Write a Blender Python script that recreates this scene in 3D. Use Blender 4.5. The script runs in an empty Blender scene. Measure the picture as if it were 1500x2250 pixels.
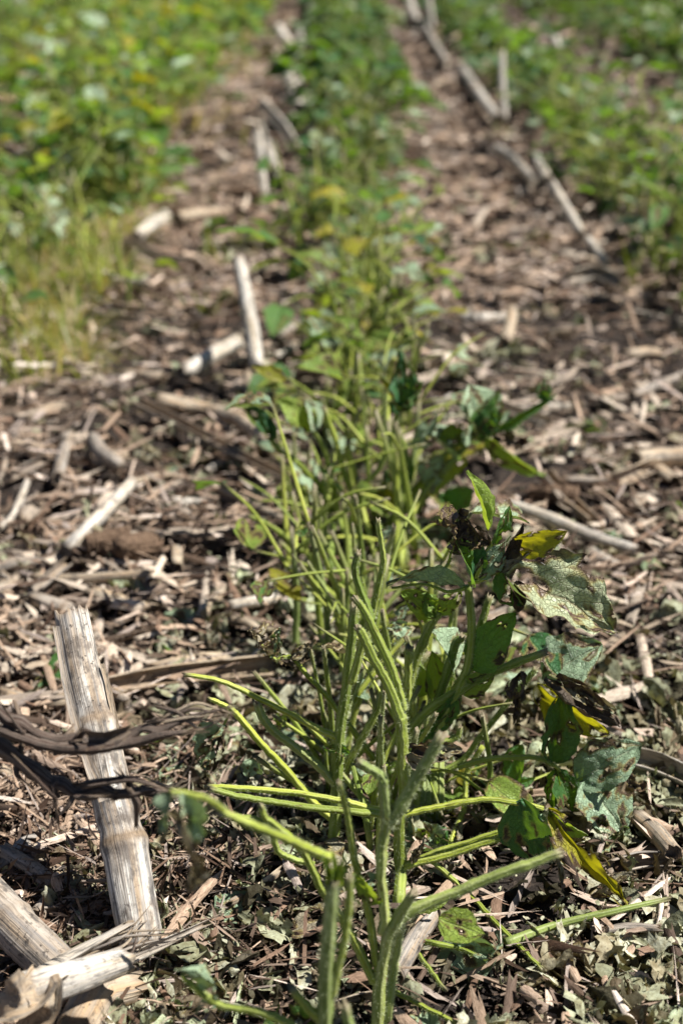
import bpy, math, random
import numpy as np
from mathutils import Vector, Matrix

# ------------------------------------------------------------------ camera, world, sun
SC = bpy.context.scene
COL = SC.collection
FPX = 3125.0
CAM_H = 0.45
TH = math.radians(22.9)
cd = bpy.data.cameras.new('camera')
cam = bpy.data.objects.new('camera', cd)
COL.objects.link(cam)
cam.location = (0, 0, CAM_H)
cam.rotation_euler = (math.radians(90) - TH, 0, 0)
cd.sensor_fit = 'VERTICAL'
cd.sensor_height = 36
cd.lens = 50
cd.clip_start = 0.01
cd.clip_end = 1000
cd.dof.use_dof = True
cd.dof.focus_distance = 0.675
cd.dof.aperture_fstop = 7.8
SC.camera = cam

SUN_EL, SUN_AZ = 57.0, 94.0          # azimuth measured from +Y (away from the viewer) towards +X
w = bpy.data.worlds.new('World')
SC.world = w
w.use_nodes = True
wn = w.node_tree
sky = wn.nodes.new('ShaderNodeTexSky')
sky.sky_type = 'NISHITA'
sky.sun_disc = False
sky.sun_elevation = math.radians(SUN_EL)
sky.sun_rotation = math.radians(SUN_AZ)
sky.air_density = 0.55
sky.dust_density = 0.3
sky.altitude = 400
bg = wn.nodes['Background']
bg.inputs[1].default_value = 0.05
wn.links.new(sky.outputs[0], bg.inputs[0])
sd = bpy.data.lights.new('sun', 'SUN')
sd.energy = 5.0
sd.angle = math.radians(0.5)
sd.color = (1, 0.96, 0.90)
sun = bpy.data.objects.new('sun', sd)
COL.objects.link(sun)
el, az = math.radians(SUN_EL), math.radians(SUN_AZ)
to_sun = Vector((math.cos(el) * math.sin(az), math.cos(el) * math.cos(az), math.sin(el)))
sun.rotation_euler = to_sun.to_track_quat('Z', 'Y').to_euler()
SC.view_settings.view_transform = 'Standard'
SC.view_settings.look = 'None'
SC.view_settings.exposure = 0.88
SC.view_settings.gamma = 1.0

# ------------------------------------------------------------------ maths helpers
rng = np.random.default_rng(7)
rnd = random.Random(11)
CF = Vector((0, math.cos(TH), -math.sin(TH)))
CR = Vector((1, 0, 0))
CU = Vector((0, math.sin(TH), math.cos(TH)))
CAM = Vector((0, 0, CAM_H))


def ray(px, py):
    return CF + CR * ((px - 750) / FPX) + CU * ((1125 - py) / FPX)


def ground(px, py, z=0.0):
    d = ray(px, py)
    return CAM + d * ((z - CAM_H) / d.z)


def upright(px, py, D):
    """point of the upright plane y = D seen at this picture position"""
    d = ray(px, py)
    return CAM + d * (D / d.y)


def depth(p):
    return (Vector(p) - CAM).dot(CF)


def _hash(ix, iy, seed):
    h = (ix.astype(np.int64) * 374761393 + iy.astype(np.int64) * 668265263 + int(seed) * 2147483647 * 3 + 12345) & 0xFFFFFFFF
    h = ((h ^ (h >> 13)) * 1274126177) & 0xFFFFFFFF
    h = h ^ (h >> 16)
    return (h & 0xFFFFFF) / float(0xFFFFFF)


def vn(x, y, seed=0):
    x = np.asarray(x, float)
    y = np.asarray(y, float)
    ix, iy = np.floor(x), np.floor(y)
    fx, fy = x - ix, y - iy
    fx = fx * fx * (3 - 2 * fx)
    fy = fy * fy * (3 - 2 * fy)
    a = _hash(ix, iy, seed); b = _hash(ix + 1, iy, seed)
    c = _hash(ix, iy + 1, seed); d = _hash(ix + 1, iy + 1, seed)
    return (a * (1 - fx) + b * fx) * (1 - fy) + (c * (1 - fx) + d * fx) * fy


def fbm(x, y, seed=0, o=3):
    r = 0; amp = 0.5; tot = 0
    for k in range(o):
        r = r + amp * vn(x * 2 ** k + 17.3 * k, y * 2 ** k - 9.1 * k, seed + k)
        tot += amp
        amp *= 0.5
    return r / tot


def smooth(a, b, x):
    t = np.clip((x - a) / (b - a), 0, 1)
    return t * t * (3 - 2 * t)


def height(x, y):
    x = np.asarray(x, float); y = np.asarray(y, float)
    near = np.clip(1.5 - np.hypot(x, y) / 12.0, 0.15, 1)
    h = 0.040 * (fbm(x * 7 + 3, y * 7, 1) - 0.5) + 0.026 * (fbm(x * 26, y * 26, 5) - 0.5) + 0.009 * (fbm(x * 90, y * 90, 8, 2) - 0.5)
    h = h - 0.02 * np.exp(-((x + 0.03) ** 2 + (y - 0.44) ** 2) / 0.0015)
    h = h * (1 - 0.65 * np.exp(-((x - 0.03) / 0.11) ** 2) * smooth(1.6, 1.1, y))
    return h * near


def H(x, y):
    return float(height(np.array([x]), np.array([y]))[0])


# ------------------------------------------------------------------ mesh helpers
def make_mesh(name, V, quads=None, tris=None, mats=(), uv=None, attrs=None, col=None, matidx=None, shade=True):
    me = bpy.data.meshes.new(name)
    V = np.asarray(V, np.float32)
    parts = []
    if quads is not None and len(quads):
        parts.append(np.asarray(quads, np.int32))
    if tris is not None and len(tris):
        parts.append(np.asarray(tris, np.int32))
    loops = np.concatenate([p.ravel() for p in parts])
    tot = np.concatenate([np.full(len(p), p.shape[1], np.int32) for p in parts])
    start = np.concatenate([[0], np.cumsum(tot)[:-1]]).astype(np.int32)
    me.vertices.add(len(V)); me.vertices.foreach_set('co', V.ravel())
    me.loops.add(len(loops)); me.loops.foreach_set('vertex_index', loops)
    me.polygons.add(len(tot))
    me.polygons.foreach_set('loop_start', start)
    me.polygons.foreach_set('loop_total', tot)
    if matidx is not None:
        me.polygons.foreach_set('material_index', np.asarray(matidx, np.int32))
    me.polygons.foreach_set('use_smooth', np.full(len(tot), bool(shade)))
    if uv is not None:
        l = me.uv_layers.new(name='UVMap')
        l.data.foreach_set('uv', np.asarray(uv, np.float32)[loops].ravel())
    for k, a in (attrs or {}).items():
        at = me.attributes.new(k, 'FLOAT', 'POINT')
        at.data.foreach_set('value', np.asarray(a, np.float32))
    if col is not None:
        at = me.attributes.new('tone', 'FLOAT_COLOR', 'POINT')
        c4 = np.ones((len(V), 4), np.float32); c4[:, :3] = col
        at.data.foreach_set('color', c4.ravel())
    for m in mats:
        me.materials.append(m)
    me.update(calc_edges=True)
    me.validate()
    return me


def obj(name, me, parent=None, loc=None):
    o = bpy.data.objects.new(name, me)
    COL.objects.link(o)
    if parent is not None:
        o.parent = parent
    if loc is not None:
        o.location = loc
    return o


def tag(o, label=None, cat=None, group=None, kind=None):
    for k, v in (('label', label), ('category', cat), ('group', group), ('kind', kind)):
        if v:
            o[k] = v
    return o


def empty(name, loc, label, cat, group=None):
    o = bpy.data.objects.new(name, None)
    COL.objects.link(o)
    o.location = loc
    o.empty_display_size = 0.02
    return tag(o, label, cat, group)


def dup(root, loc, rz, sc, label=None):
    r = root.copy(); COL.objects.link(r)
    r.location = loc; r.rotation_euler = (0, 0, rz); r.scale = (sc, sc, sc)
    if label:
        r['label'] = label
    for ch in list(root.children):
        c = ch.copy(); COL.objects.link(c); c.parent = r
        for g in list(ch.children):
            d = g.copy(); COL.objects.link(d); d.parent = c
    return r


def spline(P, R, k):
    P = [np.array(p, float) for p in P]
    n = len(P)
    if n == 2:
        t = np.linspace(0, 1, k + 1)
        return P[0] + (P[1] - P[0]) * t[:, None], R[0] + (R[1] - R[0]) * t
    E = [2 * P[0] - P[1]] + P + [2 * P[-1] - P[-2]]
    out, rr = [], []
    for i in range(n - 1):
        a, b, c, d = E[i], E[i + 1], E[i + 2], E[i + 3]
        for j in range(k):
            t = j / k
            out.append(0.5 * (2 * b + (c - a) * t + (2 * a - 5 * b + 4 * c - d) * t * t + (3 * b - a - 3 * c + d) * t ** 3))
            rr.append(R[i] + (R[i + 1] - R[i]) * t)
    out.append(P[-1]); rr.append(R[-1])
    return np.array(out), np.array(rr)


def frames(C):
    n = len(C)
    T = np.gradient(C, axis=0)
    T /= np.linalg.norm(T, axis=1)[:, None] + 1e-12
    N = np.zeros_like(C)
    a = np.array([0.3, -1, 0.2]) if abs(T[0][1]) < 0.9 else np.array([1, 0, 0.1])
    v = a - T[0] * a.dot(T[0])
    N[0] = v / np.linalg.norm(v)
    for i in range(1, n):
        v = N[i - 1] - T[i] * N[i - 1].dot(T[i])
        N[i] = v / (np.linalg.norm(v) + 1e-12)
    return T, N, np.cross(T, N)


def tube(P, R, nseg=10, k=6, ridge=0.0, nr=5, jag=0.0, seed=0, hair=0, wob=0.0, a0=0.0, a1=2 * math.pi, cap=True):
    """a tapered, optionally ribbed tube along P; returns arrays"""
    C, rr = spline(P, R, k)
    r_ = np.random.default_rng(seed)
    if wob:
        C = C + (r_.random(C.shape) - 0.5) * wob
    T, N, B = frames(C)
    n = len(C)
    L = np.concatenate([[0], np.cumsum(np.linalg.norm(np.diff(C, axis=0), axis=1))])
    for _ in range(1 + int(L[-1] / 0.05)):
        rr = rr * (1 + 0.22 * r_.random() * np.exp(-((L - L[-1] * r_.random()) / 0.0022) ** 2))
    rr = rr * (1 + 0.10 * (vn(L * 160 + seed, L * 0, seed) - 0.5))
    a = np.linspace(a0, a1, nseg + 1)
    ph = r_.random() * 6
    prof = 1 + ridge * np.cos(nr * a + ph)
    if abs(a1 - a0 - 2 * math.pi) < 1e-6:
        prof[-1] = prof[0]
    rad = rr[:, None] * prof[None, :]
    V = C[:, None, :] + rad[..., None] * (np.cos(a)[None, :, None] * N[:, None, :] + np.sin(a)[None, :, None] * B[:, None, :])
    if jag:
        j = r_.random(nseg + 1) * jag; j[-1] = j[0]
        V[-1] += T[-1][None] * j[:, None]
    dm = np.zeros((n, nseg + 1))
    if jag:
        dm[-1] = 1
        dm[-2] = 0.45
    uv = np.stack([np.broadcast_to(a[None] / (2 * math.pi), (n, nseg + 1)), np.broadcast_to(L[:, None], (n, nseg + 1))], -1)
    idx = np.arange(n * (nseg + 1)).reshape(n, nseg + 1)
    q = np.stack([idx[:-1, :-1], idx[:-1, 1:], idx[1:, 1:], idx[1:, :-1]], -1).reshape(-1, 4)
    V = V.reshape(-1, 3); uv = uv.reshape(-1, 2); dm = dm.ravel()
    tr = []
    if cap:
        V = np.concatenate([V, C[-1:] - T[-1:] * rr[-1] * 0.3, C[:1]])
        uv = np.concatenate([uv, [[0.5, L[-1]], [0.5, 0]]]); dm = np.concatenate([dm, [1 if jag else 0, 0]])
        e = len(V) - 2; b = len(V) - 1
        tr += [(idx[-1, i], idx[-1, i + 1], e) for i in range(nseg)]
        tr += [(idx[0, i + 1], idx[0, i], b) for i in range(nseg)]
    tr = np.array(tr, np.int32).reshape(-1, 3)
    mi = np.zeros(len(q) + len(tr), np.int32)
    if hair:
        m = int(hair * L[-1])
        ti = r_.random(m) * (n - 1.001)
        i0 = ti.astype(int); f = (ti - i0)[:, None]
        Cc = C[i0] * (1 - f) + C[i0 + 1] * f
        rc = (rr[i0] * (1 - f[:, 0]) + rr[i0 + 1] * f[:, 0])[:, None]
        an = r_.random(m)[:, None] * 2 * math.pi
        D = np.cos(an) * N[i0] + np.sin(an) * B[i0]
        base = Cc + D * rc * 0.95
        ln = (0.0009 + 0.0012 * r_.random(m))[:, None] * np.clip(rc / 0.0024, 0.55, 1.25)
        tip = base + (D + T[i0] * (r_.random((m, 1)) * 0.9 - 0.2) + (r_.random((m, 3)) - 0.5) * 0.6) * ln
        side = (T[i0] * 0.5 + np.cross(T[i0], D)) * 0.00007
        hv = np.stack([base - side, base + side, tip], 1).reshape(-1, 3)
        o = len(V)
        ht = o + np.arange(3 * m).reshape(m, 3)
        V = np.concatenate([V, hv]); uv = np.concatenate([uv, np.zeros((3 * m, 2))]); dm = np.concatenate([dm, np.zeros(3 * m)])
        tr = np.concatenate([tr, ht]); mi = np.concatenate([mi, np.ones(m, np.int32)])
    return V, q, tr, uv, dm, mi


def leaf(L, W, seed=0, fold=15, bow=30, curl=0, crumple=0.04, holes=0.0, nu=16, nv=26, point=0.75, freq=5.0, ragged=0.10):
    """an ovate leaflet: base at the origin, tip at +Y * L, upper side +Z; torn where the damage noise is high"""
    t = np.linspace(0, 1, nv)[:, None] * np.ones((1, nu))
    s = np.linspace(-1, 1, nu)[None] * np.ones((nv, 1))
    prof = np.sin(np.pi * np.clip(t, 0, 1) ** point) ** 0.8
    prof = np.where(t >= 1, 0.02, prof); prof = np.where(t <= 0, 0.03, prof)
    edge = 1 + ragged * 2 * (vn(t * 14 + seed * 3.1, np.sign(s) * 5 + seed, seed) - 0.5)
    hw = W / 2 * prof * edge
    x = s * hw
    f = math.radians(fold)
    z = np.abs(x) * math.sin(f)
    xx = x * math.cos(f)
    c = math.radians(curl)
    if curl:                                            # roll the margins
        a = np.abs(s) * c
        xx = np.sign(s) * hw * np.where(a > 1e-4, np.sin(a) / c, np.abs(s)) * math.cos(f)
        z = z + hw * (1 - np.cos(a)) / c
    S = L
    z = z + crumple * S * ((fbm(s * 1.6 + seed * 1.7, t * 3.4 + seed, seed) - 0.5) * 2 + 0.5 * (fbm(s * 5 + seed, t * 8, seed + 9) - 0.5))
    xx = xx + crumple * S * (fbm(s * 2 + 7, t * 4 + seed, seed + 4) - 0.5)
    z = z + 0.006 * S * np.cos((t * 7 - np.abs(s) * 1.4) * 2 * math.pi) * np.abs(s) * (1 - np.abs(s))
    ph = math.radians(bow) * (0.5 - t[:, 0])
    dy, dz = np.cos(ph), np.sin(ph)
    cy = np.concatenate([[0], np.cumsum((dy[1:] + dy[:-1]) / 2)]); cz = np.concatenate([[0], np.cumsum((dz[1:] + dz[:-1]) / 2)])
    k = L / max(cy[-1], 1e-6)
    cy, cz = cy * k, cz * k
    Y = cy[:, None] - np.sin(ph)[:, None] * z
    Z = cz[:, None] + np.cos(ph)[:, None] * z
    V = np.stack([xx, Y, Z], -1).reshape(-1, 3)
    uv = np.stack([s * 0.5 + 0.5, t], -1).reshape(-1, 2)
    idx = np.arange(nv * nu).reshape(nv, nu)
    q = np.stack([idx[:-1, :-1], idx[:-1, 1:], idx[1:, 1:], idx[1:, :-1]], -1).reshape(-1, 4)
    d = np.zeros(nv * nu)
    n = fbm(s * freq * 0.55 + seed * 5.3, t * freq + seed * 2.2, seed + 20)
    n = (n - 0.2) / 0.6 + holes * 0.45 * np.abs(s) ** 2 + holes * 0.35 * np.clip(t - 0.6, 0, 1) * 2 - 0.3 * np.exp(-(s / 0.12) ** 2)
    thr = 0.96 - 0.95 * holes
    n = n.ravel()
    if holes > 0:
        d = smooth(thr - 0.24, thr - 0.01, n)
        keep = n[q].mean(1) < thr
        q = q[keep]
        used = np.unique(q)
        remap = -np.ones(len(V), int); remap[used] = np.arange(len(used))
        V, uv, d, q = V[used], uv[used], d[used], remap[q]
    return V, q, uv, d


def axes(y, nrm):
    """rotation whose Y runs along y and whose Z is as near nrm as possible"""
    y = Vector(y).normalized()
    z = Vector(nrm) - y * Vector(nrm).dot(y)
    if z.length < 1e-5:
        z = y.orthogonal()
    z.normalize()
    x = y.cross(z)
    return np.array([x, y, z]).T


# ------------------------------------------------------------------ materials
class NT:
    def __init__(s, name):
        s.m = bpy.data.materials.new(name)
        s.m.use_nodes = True
        s.t = s.m.node_tree
        s.b = s.t.nodes['Principled BSDF']
        s.out = s.t.nodes['Material Output']

    def n(s, typ, **kw):
        nd = s.t.nodes.new('ShaderNode' + typ)
        for k, v in kw.items():
            if k.startswith('i_'):
                nd.inputs[k[2:].replace('_', ' ')].default_value = v
            elif k.startswith('x'):
                nd.inputs[int(k[1:])].default_value = v
            else:
                setattr(nd, k, v)
        return nd

    def l(s, a, b):
        s.t.links.new(a, b)

    def attr(s, name, out='Fac'):
        return s.n('Attribute', attribute_name=name).outputs[out]

    def noise(s, vec, scale, detail=3, rough=0.55):
        nd = s.n('TexNoise')
        nd.inputs['Scale'].default_value = scale
        nd.inputs['Detail'].default_value = detail
        nd.inputs['Roughness'].default_value = rough
        if vec is not None:
            s.l(vec, nd.inputs['Vector'])
        return nd.outputs['Fac']

    def mul(s, vec, v):
        nd = s.n('VectorMath', operation='MULTIPLY')
        nd.inputs[1].default_value = v
        s.l(vec, nd.inputs[0])
        return nd.outputs[0]

    def ramp(s, fac, stops, interp='LINEAR'):
        nd = s.n('ValToRGB')
        nd.color_ramp.interpolation = interp
        e = nd.color_ramp.elements
        while len(e) < len(stops):
            e.new(0.5)
        for k, (p, c) in enumerate(stops):
            e[k].position = p
            e[k].color = (c, c, c, 1) if isinstance(c, (int, float)) else (*c, 1)
        s.l(fac, nd.inputs[0])
        return nd.outputs[0]

    def mix(s, fac, a, b, mode='MIX'):
        nd = s.n('MixRGB', blend_type=mode)
        for i, v in ((0, fac), (1, a), (2, b)):
            if isinstance(v, (int, float)):
                nd.inputs[i].default_value = v
            elif isinstance(v, tuple):
                nd.inputs[i].default_value = (*v, 1)
            else:
                s.l(v, nd.inputs[i])
        return nd.outputs[0]

    def math(s, op, a, b=0.0):
        nd = s.n('Math', operation=op)
        for i, v in ((0, a), (1, b)):
            if isinstance(v, (int, float)):
                nd.inputs[i].default_value = v
            else:
                s.l(v, nd.inputs[i])
        return nd.outputs[0]

    def bump(s, h, strength, dist):
        nd = s.n('Bump')
        nd.inputs['Strength'].default_value = strength
        nd.inputs['Distance'].default_value = dist
        s.l(h, nd.inputs['Height'])
        s.l(nd.outputs[0], s.b.inputs['Normal'])
        return nd.outputs[0]

    def base(s, c, rough=0.6, spec=0.3):
        if isinstance(c, tuple):
            s.b.inputs['Base Color'].default_value = (*c, 1)
        else:
            s.l(c, s.b.inputs['Base Color'])
        s.b.inputs['Roughness'].default_value = rough
        s.b.inputs['Specular IOR Level'].default_value = spec

    def translucent(s, col, fac, nrm=None):
        tr = s.n('BsdfTranslucent')
        if isinstance(col, tuple):
            tr.inputs[0].default_value = (*col, 1)
        else:
            s.l(col, tr.inputs[0])
        mx = s.n('MixShader')
        if isinstance(fac, (int, float)):
            mx.inputs[0].default_value = fac
        else:
            s.l(fac, mx.inputs[0])
        s.l(s.b.outputs[0], mx.inputs[1]); s.l(tr.outputs[0], mx.inputs[2])
        s.l(mx.outputs[0], s.out.inputs[0])


def leaf_material(name, c1, c2, under, vein, trans, brown1=(0.16, 0.10, 0.05), brown2=(0.035, 0.024, 0.018), spots=0.5, tfac=0.38, rough=0.5):
    m = NT(name)
    uv = m.n('UVMap').outputs[0]
    tc = m.n('TexCoord').outputs['Object']
    rn = m.n('ObjectInfo').outputs['Random']
    sep = m.n('SeparateXYZ'); m.l(uv, sep.inputs[0])
    a = m.math('ABSOLUTE', m.math('SUBTRACT', sep.outputs[0], 0.5))
    mid = m.ramp(a, [(0.0, 1.0), (0.03, 0.0)])
    lat = m.math('ABSOLUTE', m.math('SINE', m.math('MULTIPLY', m.math('SUBTRACT', sep.outputs[1], m.math('MULTIPLY', a, 0.75)), 22.0)))
    latv = m.ramp(lat, [(0.0, 1.0), (0.16, 0.0)])
    veins = m.math('MAXIMUM', mid, m.math('MULTIPLY', latv, 0.75))
    g = m.mix(m.noise(m.mul(tc, (1, 1, 1)), 60, 4), c1, c2)
    hsv = m.n('HueSaturation'); m.l(g, hsv.inputs['Color'])
    m.l(m.math('ADD', m.math('MULTIPLY', rn, 0.5), 0.75), hsv.inputs['Value'])
    m.l(m.math('ADD', m.math('MULTIPLY', rn, -0.03), 0.51), hsv.inputs['Hue'])
    g = m.mix(m.math('MULTIPLY', veins, 0.75), hsv.outputs[0], vein)
    geo = m.n('NewGeometry').outputs['Backfacing']
    un = m.mix(m.math('MULTIPLY', veins, 0.6), under, vein if name == 'leaf_under' else tuple(min(1, x * 1.35) for x in under))
    c = m.mix(geo, g, un)
    sp = m.ramp(m.noise(tc, 320, 2, 0.7), [(0.57, 0.0), (0.72, 1.0)])
    big = m.ramp(m.noise(tc, 75, 3), [(0.5, 0.0), (0.66, 1.0)])
    c = m.mix(m.math('MULTIPLY', m.math('MULTIPLY', sp, big), spots), c, tuple(x * 2.2 for x in brown2))
    vo = m.n('TexVoronoi', feature='DISTANCE_TO_EDGE')
    vo.inputs['Scale'].default_value = 420
    m.l(tc, vo.inputs['Vector'])
    net = m.ramp(vo.outputs[0], [(0.0, 1.0), (0.09, 0.0)])
    c = m.mix(m.math('MULTIPLY', net, 0.32 if name == 'leaf_under' else 0.15), c, vein)
    d = m.attr('dmg')
    c = m.mix(m.ramp(d, [(0.05, 0.0), (0.4, 0.75)]), c, (0.30, 0.24, 0.07))
    br = m.mix(m.noise(tc, 180, 3), brown1, brown2)
    c = m.mix(m.ramp(d, [(0.3, 0.0), (0.8, 1.0)]), c, br)
    m.base(c, rough, 0.35)
    h = m.math('SUBTRACT', m.math('MULTIPLY', m.noise(tc, 260, 3), 0.6), m.math('ADD', m.math('MULTIPLY', veins, 0.8), m.math('MULTIPLY', net, 0.5)))
    m.bump(h, 0.8, 0.0012)
    tcx = m.mix(d, m.mix(m.math('MULTIPLY', m.math('MULTIPLY', sp, big), spots), trans, (0.05, 0.03, 0.01)), (0.03, 0.016, 0.008))
    m.translucent(tcx, tfac)
    return m.m


M = {}
M['leaf_green'] = leaf_material('leaf_green', (0.05, 0.14, 0.034), (0.09, 0.22, 0.06), (0.20, 0.32, 0.16), (0.20, 0.30, 0.12), (0.24, 0.44, 0.02))
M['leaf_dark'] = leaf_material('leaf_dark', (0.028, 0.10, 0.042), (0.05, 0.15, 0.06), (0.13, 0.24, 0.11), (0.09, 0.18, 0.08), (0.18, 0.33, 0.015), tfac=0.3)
M['leaf_under'] = leaf_material('leaf_under', (0.38, 0.44, 0.25), (0.46, 0.50, 0.32), (0.40, 0.47, 0.27), (0.16, 0.10, 0.06), (0.30, 0.42, 0.08), brown1=(0.22, 0.14, 0.09), spots=0.8, tfac=0.22, rough=0.45)
M['leaf_pale'] = leaf_material('leaf_pale', (0.25, 0.38, 0.24), (0.37, 0.48, 0.31), (0.34, 0.45, 0.27), (0.42, 0.47, 0.31), (0.26, 0.38, 0.06), brown1=(0.22, 0.14, 0.08), tfac=0.25, rough=0.45)
M['leaf_yellow'] = leaf_material('leaf_yellow', (0.24, 0.26, 0.02), (0.36, 0.34, 0.03), (0.32, 0.34, 0.08), (0.40, 0.38, 0.10), (0.55, 0.50, 0.01), spots=0.9, tfac=0.42)
M['leaf_lime'] = leaf_material('leaf_lime', (0.16, 0.28, 0.04), (0.24, 0.36, 0.07), (0.28, 0.38, 0.13), (0.36, 0.42, 0.16), (0.42, 0.55, 0.03), tfac=0.4)
M['leaf_dead'] = leaf_material('leaf_dead', (0.045, 0.032, 0.024), (0.11, 0.078, 0.052), (0.17, 0.125, 0.09), (0.2, 0.15, 0.1), (0.06, 0.035, 0.014), spots=0.6, tfac=0.12, rough=0.7)
M['leaf_husk'] = leaf_material('leaf_husk', (0.24, 0.22, 0.15), (0.34, 0.30, 0.20), (0.32, 0.29, 0.2), (0.4, 0.36, 0.26), (0.3, 0.24, 0.1), spots=0.7, tfac=0.2, rough=0.7)


def stem_material(name, g1, g2, ridge):
    m = NT(name)
    uv = m.n('UVMap').outputs[0]
    sep = m.n('SeparateXYZ'); m.l(uv, sep.inputs[0])
    rn = m.n('ObjectInfo').outputs['Random']
    st = m.math('MULTIPLY', m.math('ADD', m.math('SINE', m.math('MULTIPLY', sep.outputs[0], 2 * math.pi * 5)), 1.0), 0.5)
    tc = m.n('TexCoord').outputs['Object']
    c = m.mix(m.noise(m.mul(uv, (6, 60, 1)), 1.0, 4), g1, g2)
    c = m.mix(m.math('MULTIPLY', st, 0.65), c, ridge)
    hsv = m.n('HueSaturation'); m.l(c, hsv.inputs['Color'])
    m.l(m.math('ADD', m.math('MULTIPLY', rn, 0.6), 0.75), hsv.inputs['Value'])
    m.l(m.math('ADD', m.math('MULTIPLY', rn, -0.03), 0.51), hsv.inputs['Hue'])
    c = hsv.outputs[0]
    c = m.mix(m.ramp(m.noise(m.mul(uv, (2.5, 30, 1)), 1.0, 3), [(0.4, 0.0), (0.65, 0.6)]), c, tuple(x * 0.5 for x in g1))
    sp = m.ramp(m.noise(m.mul(uv, (9, 130, 1)), 1.0, 3, 0.7), [(0.56, 0.0), (0.64, 1.0)])
    bg_ = m.ramp(m.noise(tc, 38, 2), [(0.48, 0.0), (0.62, 1.0)])
    c = m.mix(m.math('MULTIPLY', m.math('MULTIPLY', sp, bg_), 0.85), c, (0.12, 0.055, 0.025))
    c = m.mix(m.attr('dmg'), c, m.mix(m.noise(tc, 700, 2), (0.10, 0.06, 0.035), (0.45, 0.40, 0.26)))
    m.base(c, 0.5, 0.35)
    m.bump(m.math('ADD', st, m.noise(m.mul(uv, (12, 900, 1)), 1.0, 3)), 0.5, 0.0006)
    m.translucent(m.mix(0.0, (0.25, 0.34, 0.04), (0, 0, 0)), 0.28)
    return m.m


M['stem'] = stem_material('stem', (0.20, 0.30, 0.03), (0.31, 0.41, 0.065), (0.46, 0.53, 0.18))
M['petiole'] = stem_material('petiole', (0.31, 0.42, 0.03), (0.42, 0.50, 0.06), (0.52, 0.57, 0.19))
M['stem_pale'] = stem_material('stem_pale', (0.30, 0.41, 0.085), (0.42, 0.50, 0.14), (0.55, 0.61, 0.29))
m = NT('stem_hair'); m.base((0.66, 0.72, 0.46), 0.5, 0.3); m.translucent((0.70, 0.76, 0.45), 0.5); M['hair'] = m.m


def fibre_material(name, stains=True):
    """weathered corn residue: colour from the piece's own tone, grain along the fibre"""
    m = NT(name)
    uv = m.n('UVMap').outputs[0]
    tone = m.n('Attribute', attribute_name='tone').outputs['Color']
    tc = m.n('TexCoord').outputs['Object']
    gr = m.noise(m.mul(uv, (14, 22, 1)), 1.0, 5, 0.65)
    gr2 = m.noise(m.mul(uv, (60, 60, 1)), 1.0, 3)
    c = m.mix(m.ramp(gr, [(0.3, 0.0), (0.7, 1.0)]), m.mix(1.0, tone, (0.45, 0.40, 0.36), 'MULTIPLY'), m.mix(1.0, tone, (1.3, 1.27, 1.22), 'MULTIPLY'))
    c = m.mix(m.math('MULTIPLY', gr2, 0.35), c, m.mix(1.0, tone, (0.55, 0.45, 0.36), 'MULTIPLY'))
    sp = m.ramp(m.noise(tc, 420, 2, 0.7), [(0.64, 0.0), (0.7, 1.0)])
    c = m.mix(m.math('MULTIPLY', sp, 0.55), c, (0.05, 0.038, 0.03))
    m.base(c, 0.75, 0.2)
    m.bump(gr, 0.7, 0.001)
    return m.m


M['fibre'] = fibre_material('residue_fibre')
m = NT('leaf_scrap')
tone = m.n('Attribute', attribute_name='tone').outputs['Color']
tc = m.n('TexCoord').outputs['Object']
c = m.mix(m.ramp(m.noise(tc, 240, 4, 0.65), [(0.38, 0.0), (0.62, 1.0)]), m.mix(1.0, tone, (0.55, 0.5, 0.42), 'MULTIPLY'), tone)
m.base(m.mix(m.ramp(m.noise(tc, 520, 2, 0.7), [(0.6, 0.0), (0.68, 0.7)]), c, (0.06, 0.045, 0.035)), 0.75, 0.2)
m.bump(m.noise(tc, 600, 3), 0.6, 0.001)
m.translucent(m.mix(1.0, tone, (1.0, 0.9, 0.4), 'MULTIPLY'), 0.12)
M['scrap'] = m.m


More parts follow.
